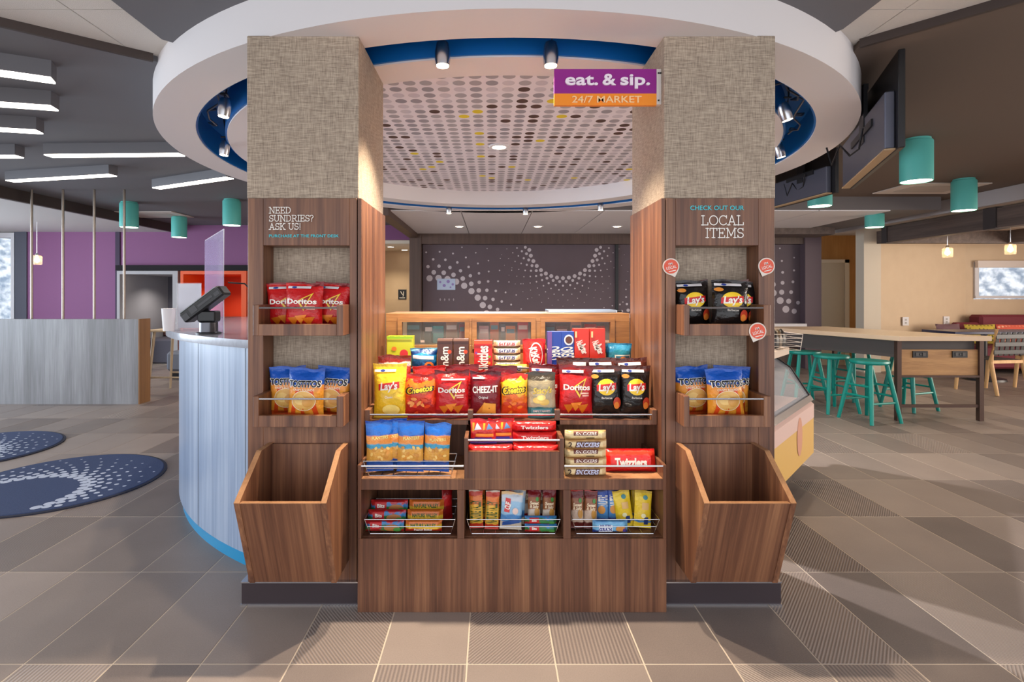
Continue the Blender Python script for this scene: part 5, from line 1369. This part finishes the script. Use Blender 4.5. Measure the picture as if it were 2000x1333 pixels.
# right counter: stacked bars and a licorice pouch
GC = 'two piece caramel bars stacked on the counter'
SN2 = foil('tan_bar_foil', [(0, (206, 176, 120)), (.012, (232, 206, 156)), (.03, (196, 150, 96))], sc=40, wob=.004)
for i in range(5):
    big = i in (0, 3)
    dec = [('quad', ((-.28, .16), (.30, .16), (.34, .84), (-.24, .84)), (96, 58, 46)), ('text', '2', -.39, .5, .6, (70, 44, 34), {'b': .03}), ('text', 'SNICKERS', .03, .5, .5, (236, 232, 240) if not big else (206, 210, 236), {'b': .04, 'w': .54, 'sh': .25})] if i in (0, 3) else [('quad', ((-.3, .5), (.28, .5), (.3, .95), (-.3, .95)), (110, 56, 44)), ('text', 'SNICKERS', .0, .72, .3, (240, 226, 216), {'b': .03, 'w': .5, 'sh': .2}), rect(.0, .2, .14, .3, (120, 96, 60))]
    bar('candy_bar', .168, .0365, .038, SN2, dec, (cp(1143, 2.175) + .002 * (i % 2), 2.175, .536 + i * .0368), 'tan and brown caramel bar on the counter, ' + ('lowest of five', 'second lowest of five', 'middle of five', 'second highest of five', 'highest of five')[i], GC, seed=90 + i)
TWP = foil('red_licorice_pouch', [(0, (170, 14, 22)), (.02, (222, 30, 26)), (.065, (236, 66, 44)), (.085, (190, 20, 26))], .2, sc=24, wob=.006)
pack('licorice_pouch', Pack('bar', .214, .092, .045, 97), TWP, [('text', 'Twizzlers', .0, .42, .36, WHT, {'b': .05, 'w': .62})], (cp(1230, 2.22), 2.215, .536), 'large red licorice pouch lying on the counter by the local column', 'candy pouch', None, 0, .25)

# cubbies: three wire baskets of bars
GK = 'bars in the cubby baskets'
CB = ['chrome wire basket in the cubby under the peanut bags', 'chrome wire basket in the cubby under the middle tray', 'chrome wire basket in the cubby under the caramel bars']
for i, (a, b) in enumerate((C0, C1, C2)):
    wire_basket('cubby_basket', a + .028, b - .028, 2.165, 2.36, .300, .365, CB[i], flare=.018, rows=2, group='cubby baskets')
GRN = foil('oat_bar_foil', [(0, (150, 30, 30)), (.01, (50, 120, 60)), (.024, (60, 130, 190)), (.036, (190, 36, 40))], sc=30, wob=.012)
NAT = foil('granola_bar_foil', [(0, (170, 40, 26)), (.013, (240, 196, 60)), (.028, (214, 110, 40))], sc=30, wob=.003)
nv = [('text', 'NATURE VALLEY', 0, .60, .30, (40, 90, 40), {'b': .03, 'w': .70}), ('text', 'Peanut Butter', 0, .22, .2, WHT, {'w': .5})]
ob = [('quad', ((-.36, .3), (-.06, .3), (-.06, .9), (-.36, .9)), (196, 30, 36)), ('text', 'Bits', -.21, .6, .3, WHT, {'b': .03}), ('disc', .2, .4, .2, .3, (176, 116, 60)), ('disc', .34, .24, .1, .2, (70, 140, 60))]
for r in range(3):
    y, z = 2.182 + .05 * r, .303 + .018 * r
    bar('oat_bar', .158, .045 + .004 * r, .03, GRN, ob, (cp(752, 2.19), y, z), 'green and blue oat bar in the basket under the peanuts, ' + ('front', 'middle', 'rear')[r] + ' row', GK, tilt=.1, cat='snack bar', seed=101 + r)
    bar('granola_bar', .148, .045 + .004 * r, .03, NAT, nv, (cp(828, 2.19), y, z + .001), 'yellow and rust granola bar in the basket under the peanuts, ' + ('front', 'middle', 'rear')[r] + ' row', GK, tilt=.1, cat='snack bar', seed=111 + r)
REDP = foil('red_pack_foil', [(0, (150, 16, 22)), (.06, (196, 26, 30)), (.10, (140, 14, 20))])
pack('snack_packet', Pack('bag', .05, .135, .02, 120), REDP, [], (-.192, 2.30, .303), 'upright red packet at the end of the oat bar basket', 'packet', GK, .5)
NATV = foil('granola_upright_foil', [(0, (190, 50, 30)), (.02, (236, 180, 60)), (.09, (226, 120, 50)), (.13, (196, 60, 40)), (.15, (220, 206, 190))])
def upright(px, y, w, h, m, dec, lb, roll=0., tilt=.12, z=.303, seed=1, name='granola_bar', d=.022, rz=0.):
    return pack(name, Pack('bag', w, h, d, seed), m, dec, (cp(px, y), y, z), lb, 'snack bar', GK, rz, tilt, roll)
nvv = [('text', 'NATURE VALLEY', -.05, .45, .30, (60, 90, 40), {'b': .03, 'w': 1.5, 'rot': 90})]
for i, (px, y, rl) in enumerate(((931, 2.21, -.03), (960, 2.20, .04), (938, 2.27, -.05), (964, 2.265, .05))):
    upright(px, y, .058, .155 if i < 2 else .172, NATV, nvv, 'upright amber granola bar in the middle basket, ' + ('front by the cubby wall', 'front beside the white packet', 'rear by the cubby wall', 'rear beside the white packet')[i], rl, seed=121 + i)
CLF = foil('white_blue_packet', [(0, (206, 190, 170)), (.03, (70, 130, 190)), (.06, (150, 190, 220)), (.11, (196, 204, 214)), (.14, (226, 190, 140))])
for i, (px, y, rz) in enumerate(((997, 2.20, .0), (1003, 2.255, -.1))):
    upright(px, y, .092, .150 + .012 * i, CLF, [('quad', ((-.36, .48), (-.10, .46), (-.06, .82), (-.30, .84)), (206, 50, 50)), ('text', 'CLIF', -.2, .64, .16, WHT, {'b': .04, 'w': .30, 'rot': 76}), ('disc', .18, .5, .14, .09, (236, 206, 196)), ('quad', ((-.4, .1), (.4, .2), (.4, .32), (-.4, .2)), (40, 80, 150))], 'white and blue energy bar packet in the middle basket, ' + ('front', 'tucked behind')[i], .06, seed=131 + i, name='energy_bar', rz=rz)
SWS = foil('sweet_salty_foil', [(0, (150, 20, 26)), (.03, (214, 196, 180)), (.07, (150, 90, 50)), (.115, (120, 16, 24)), (.15, (196, 40, 46))])
ss = [('text', 'Sweet', 0, .64, .09, (250, 226, 190), {'b': .03, 'w': .7, 'sh': .2}), ('text', '& Salty', 0, .55, .08, (250, 226, 190), {'b': .03, 'w': .7, 'sh': .2}), ('disc', .2, .4, .2, .12, (196, 140, 60)), ('disc', .22, .74, .12, .06, (70, 140, 60))]
for i, (px, y, rl) in enumerate(((1043, 2.23, .02), (1071, 2.225, .05), (1032, 2.29, -.05), (1062, 2.285, .04))):
    upright(px, y, .056, .150 if i < 2 else .172, SWS, ss, 'upright dark red nut bar in the middle basket, ' + ('front beside the white packet', 'front by the cubby wall', 'rear beside the white packet', 'rear by the cubby wall')[i], rl, seed=141 + i, name='nut_bar')
for i, z in enumerate((.303, .334)):
    bar('oat_bar', .13, .032, .028, GRN, ob[:2] + ob[3:], (cp(1056, 2.18), 2.178 + .004 * i, z), 'green and red bar lying before the nut bars, ' + ('lower', 'upper')[i] + ' of two', GK, cat='snack bar', seed=151 + i)
PNT = foil('brown_white_bar_foil', [(0, (96, 30, 26)), (.025, (206, 180, 160)), (.075, (150, 92, 60)), (.12, (110, 30, 30)), (.15, (196, 50, 46))])
for i, (px, y, rl) in enumerate(((1128, 2.21, .0), (1153, 2.205, .04), (1135, 2.275, -.04))):
    upright(px, y, .056, .152 + (.016 if i == 2 else 0), PNT, ss, 'upright brown and white nut bar under the caramel bars, ' + ('by the cubby wall', 'beside the blue bar', 'tucked behind')[i], rl, seed=161 + i, name='nut_bar')
BLU = foil('blue_violet_bar_foil', [(0, (60, 60, 140)), (.03, (90, 150, 210)), (.10, (60, 90, 180)), (.14, (60, 50, 90))])
for i, (px, y) in enumerate(((1177, 2.235), (1200, 2.24))):
    upright(px, y, .054, .165, BLU, [('text', 'NUTRI', 0, .62, .26, WHT, {'b': .03, 'w': .8, 'rot': 90}), ('disc', -.1, .4, .3, .1, (220, 150, 70))], 'upright blue cereal bar in the basket under the caramel bars, ' + ('beside the nut bars', 'beside the yellow packets')[i], .0, seed=171 + i, name='cereal_bar')
NG = foil('cereal_bar_foil', [(0, (40, 60, 130)), (.012, (120, 180, 216)), (.04, (90, 150, 200)), (.05, (50, 110, 180))], sc=30, wob=.006)
bar('cereal_bar', .142, .052, .03, NG, [('quad', ((-.34, .1), (.05, .1), (.05, .66), (-.34, .66)), (226, 230, 240)), ('text', 'NUTRI', -.15, .60, .18, (40, 50, 130), {'b': .04, 'w': .3}), ('text', 'GRAIN', -.15, .32, .26, (40, 50, 130), {'b': .05, 'w': .36}), ('disc', .28, .36, .14, .22, (206, 140, 70)), ('disc', .40, .26, .06, .16, (80, 60, 140))], (cp(1191, 2.178), 2.176, .303), 'blue cereal bar lying across the front of the basket under the caramel bars', GK, cat='snack bar', seed=181)
YLW = foil('yellow_packet_foil', [(0, (236, 200, 40)), (.02, (60, 130, 190)), (.03, (244, 206, 44)), (.11, (250, 216, 60)), (.14, (214, 176, 30))])
for i, (px, y, rl) in enumerate(((1222, 2.225, -.12), (1254, 2.215, .07), (1214, 2.285, -.06), (1246, 2.28, .06))):
    upright(px, y, .074, .150 + (.018 if i > 1 else 0), YLW, [('disc', .1, .82, .14, .06, (80, 150, 160)), ('quad', ((-.1, .5), (.3, .5), (.3, .68), (-.1, .68)), (236, 190, 120)), rect(.05, .3, .1, .3, (40, 60, 120)), ('disc', .0, .34, .14, .06, (250, 240, 190))], 'yellow snack packet in the basket under the caramel bars, ' + ('front beside the blue bars', 'front by the cubby wall', 'rear beside the blue bars', 'rear by the cubby wall')[i], rl, seed=191 + i, name='snack_packet')
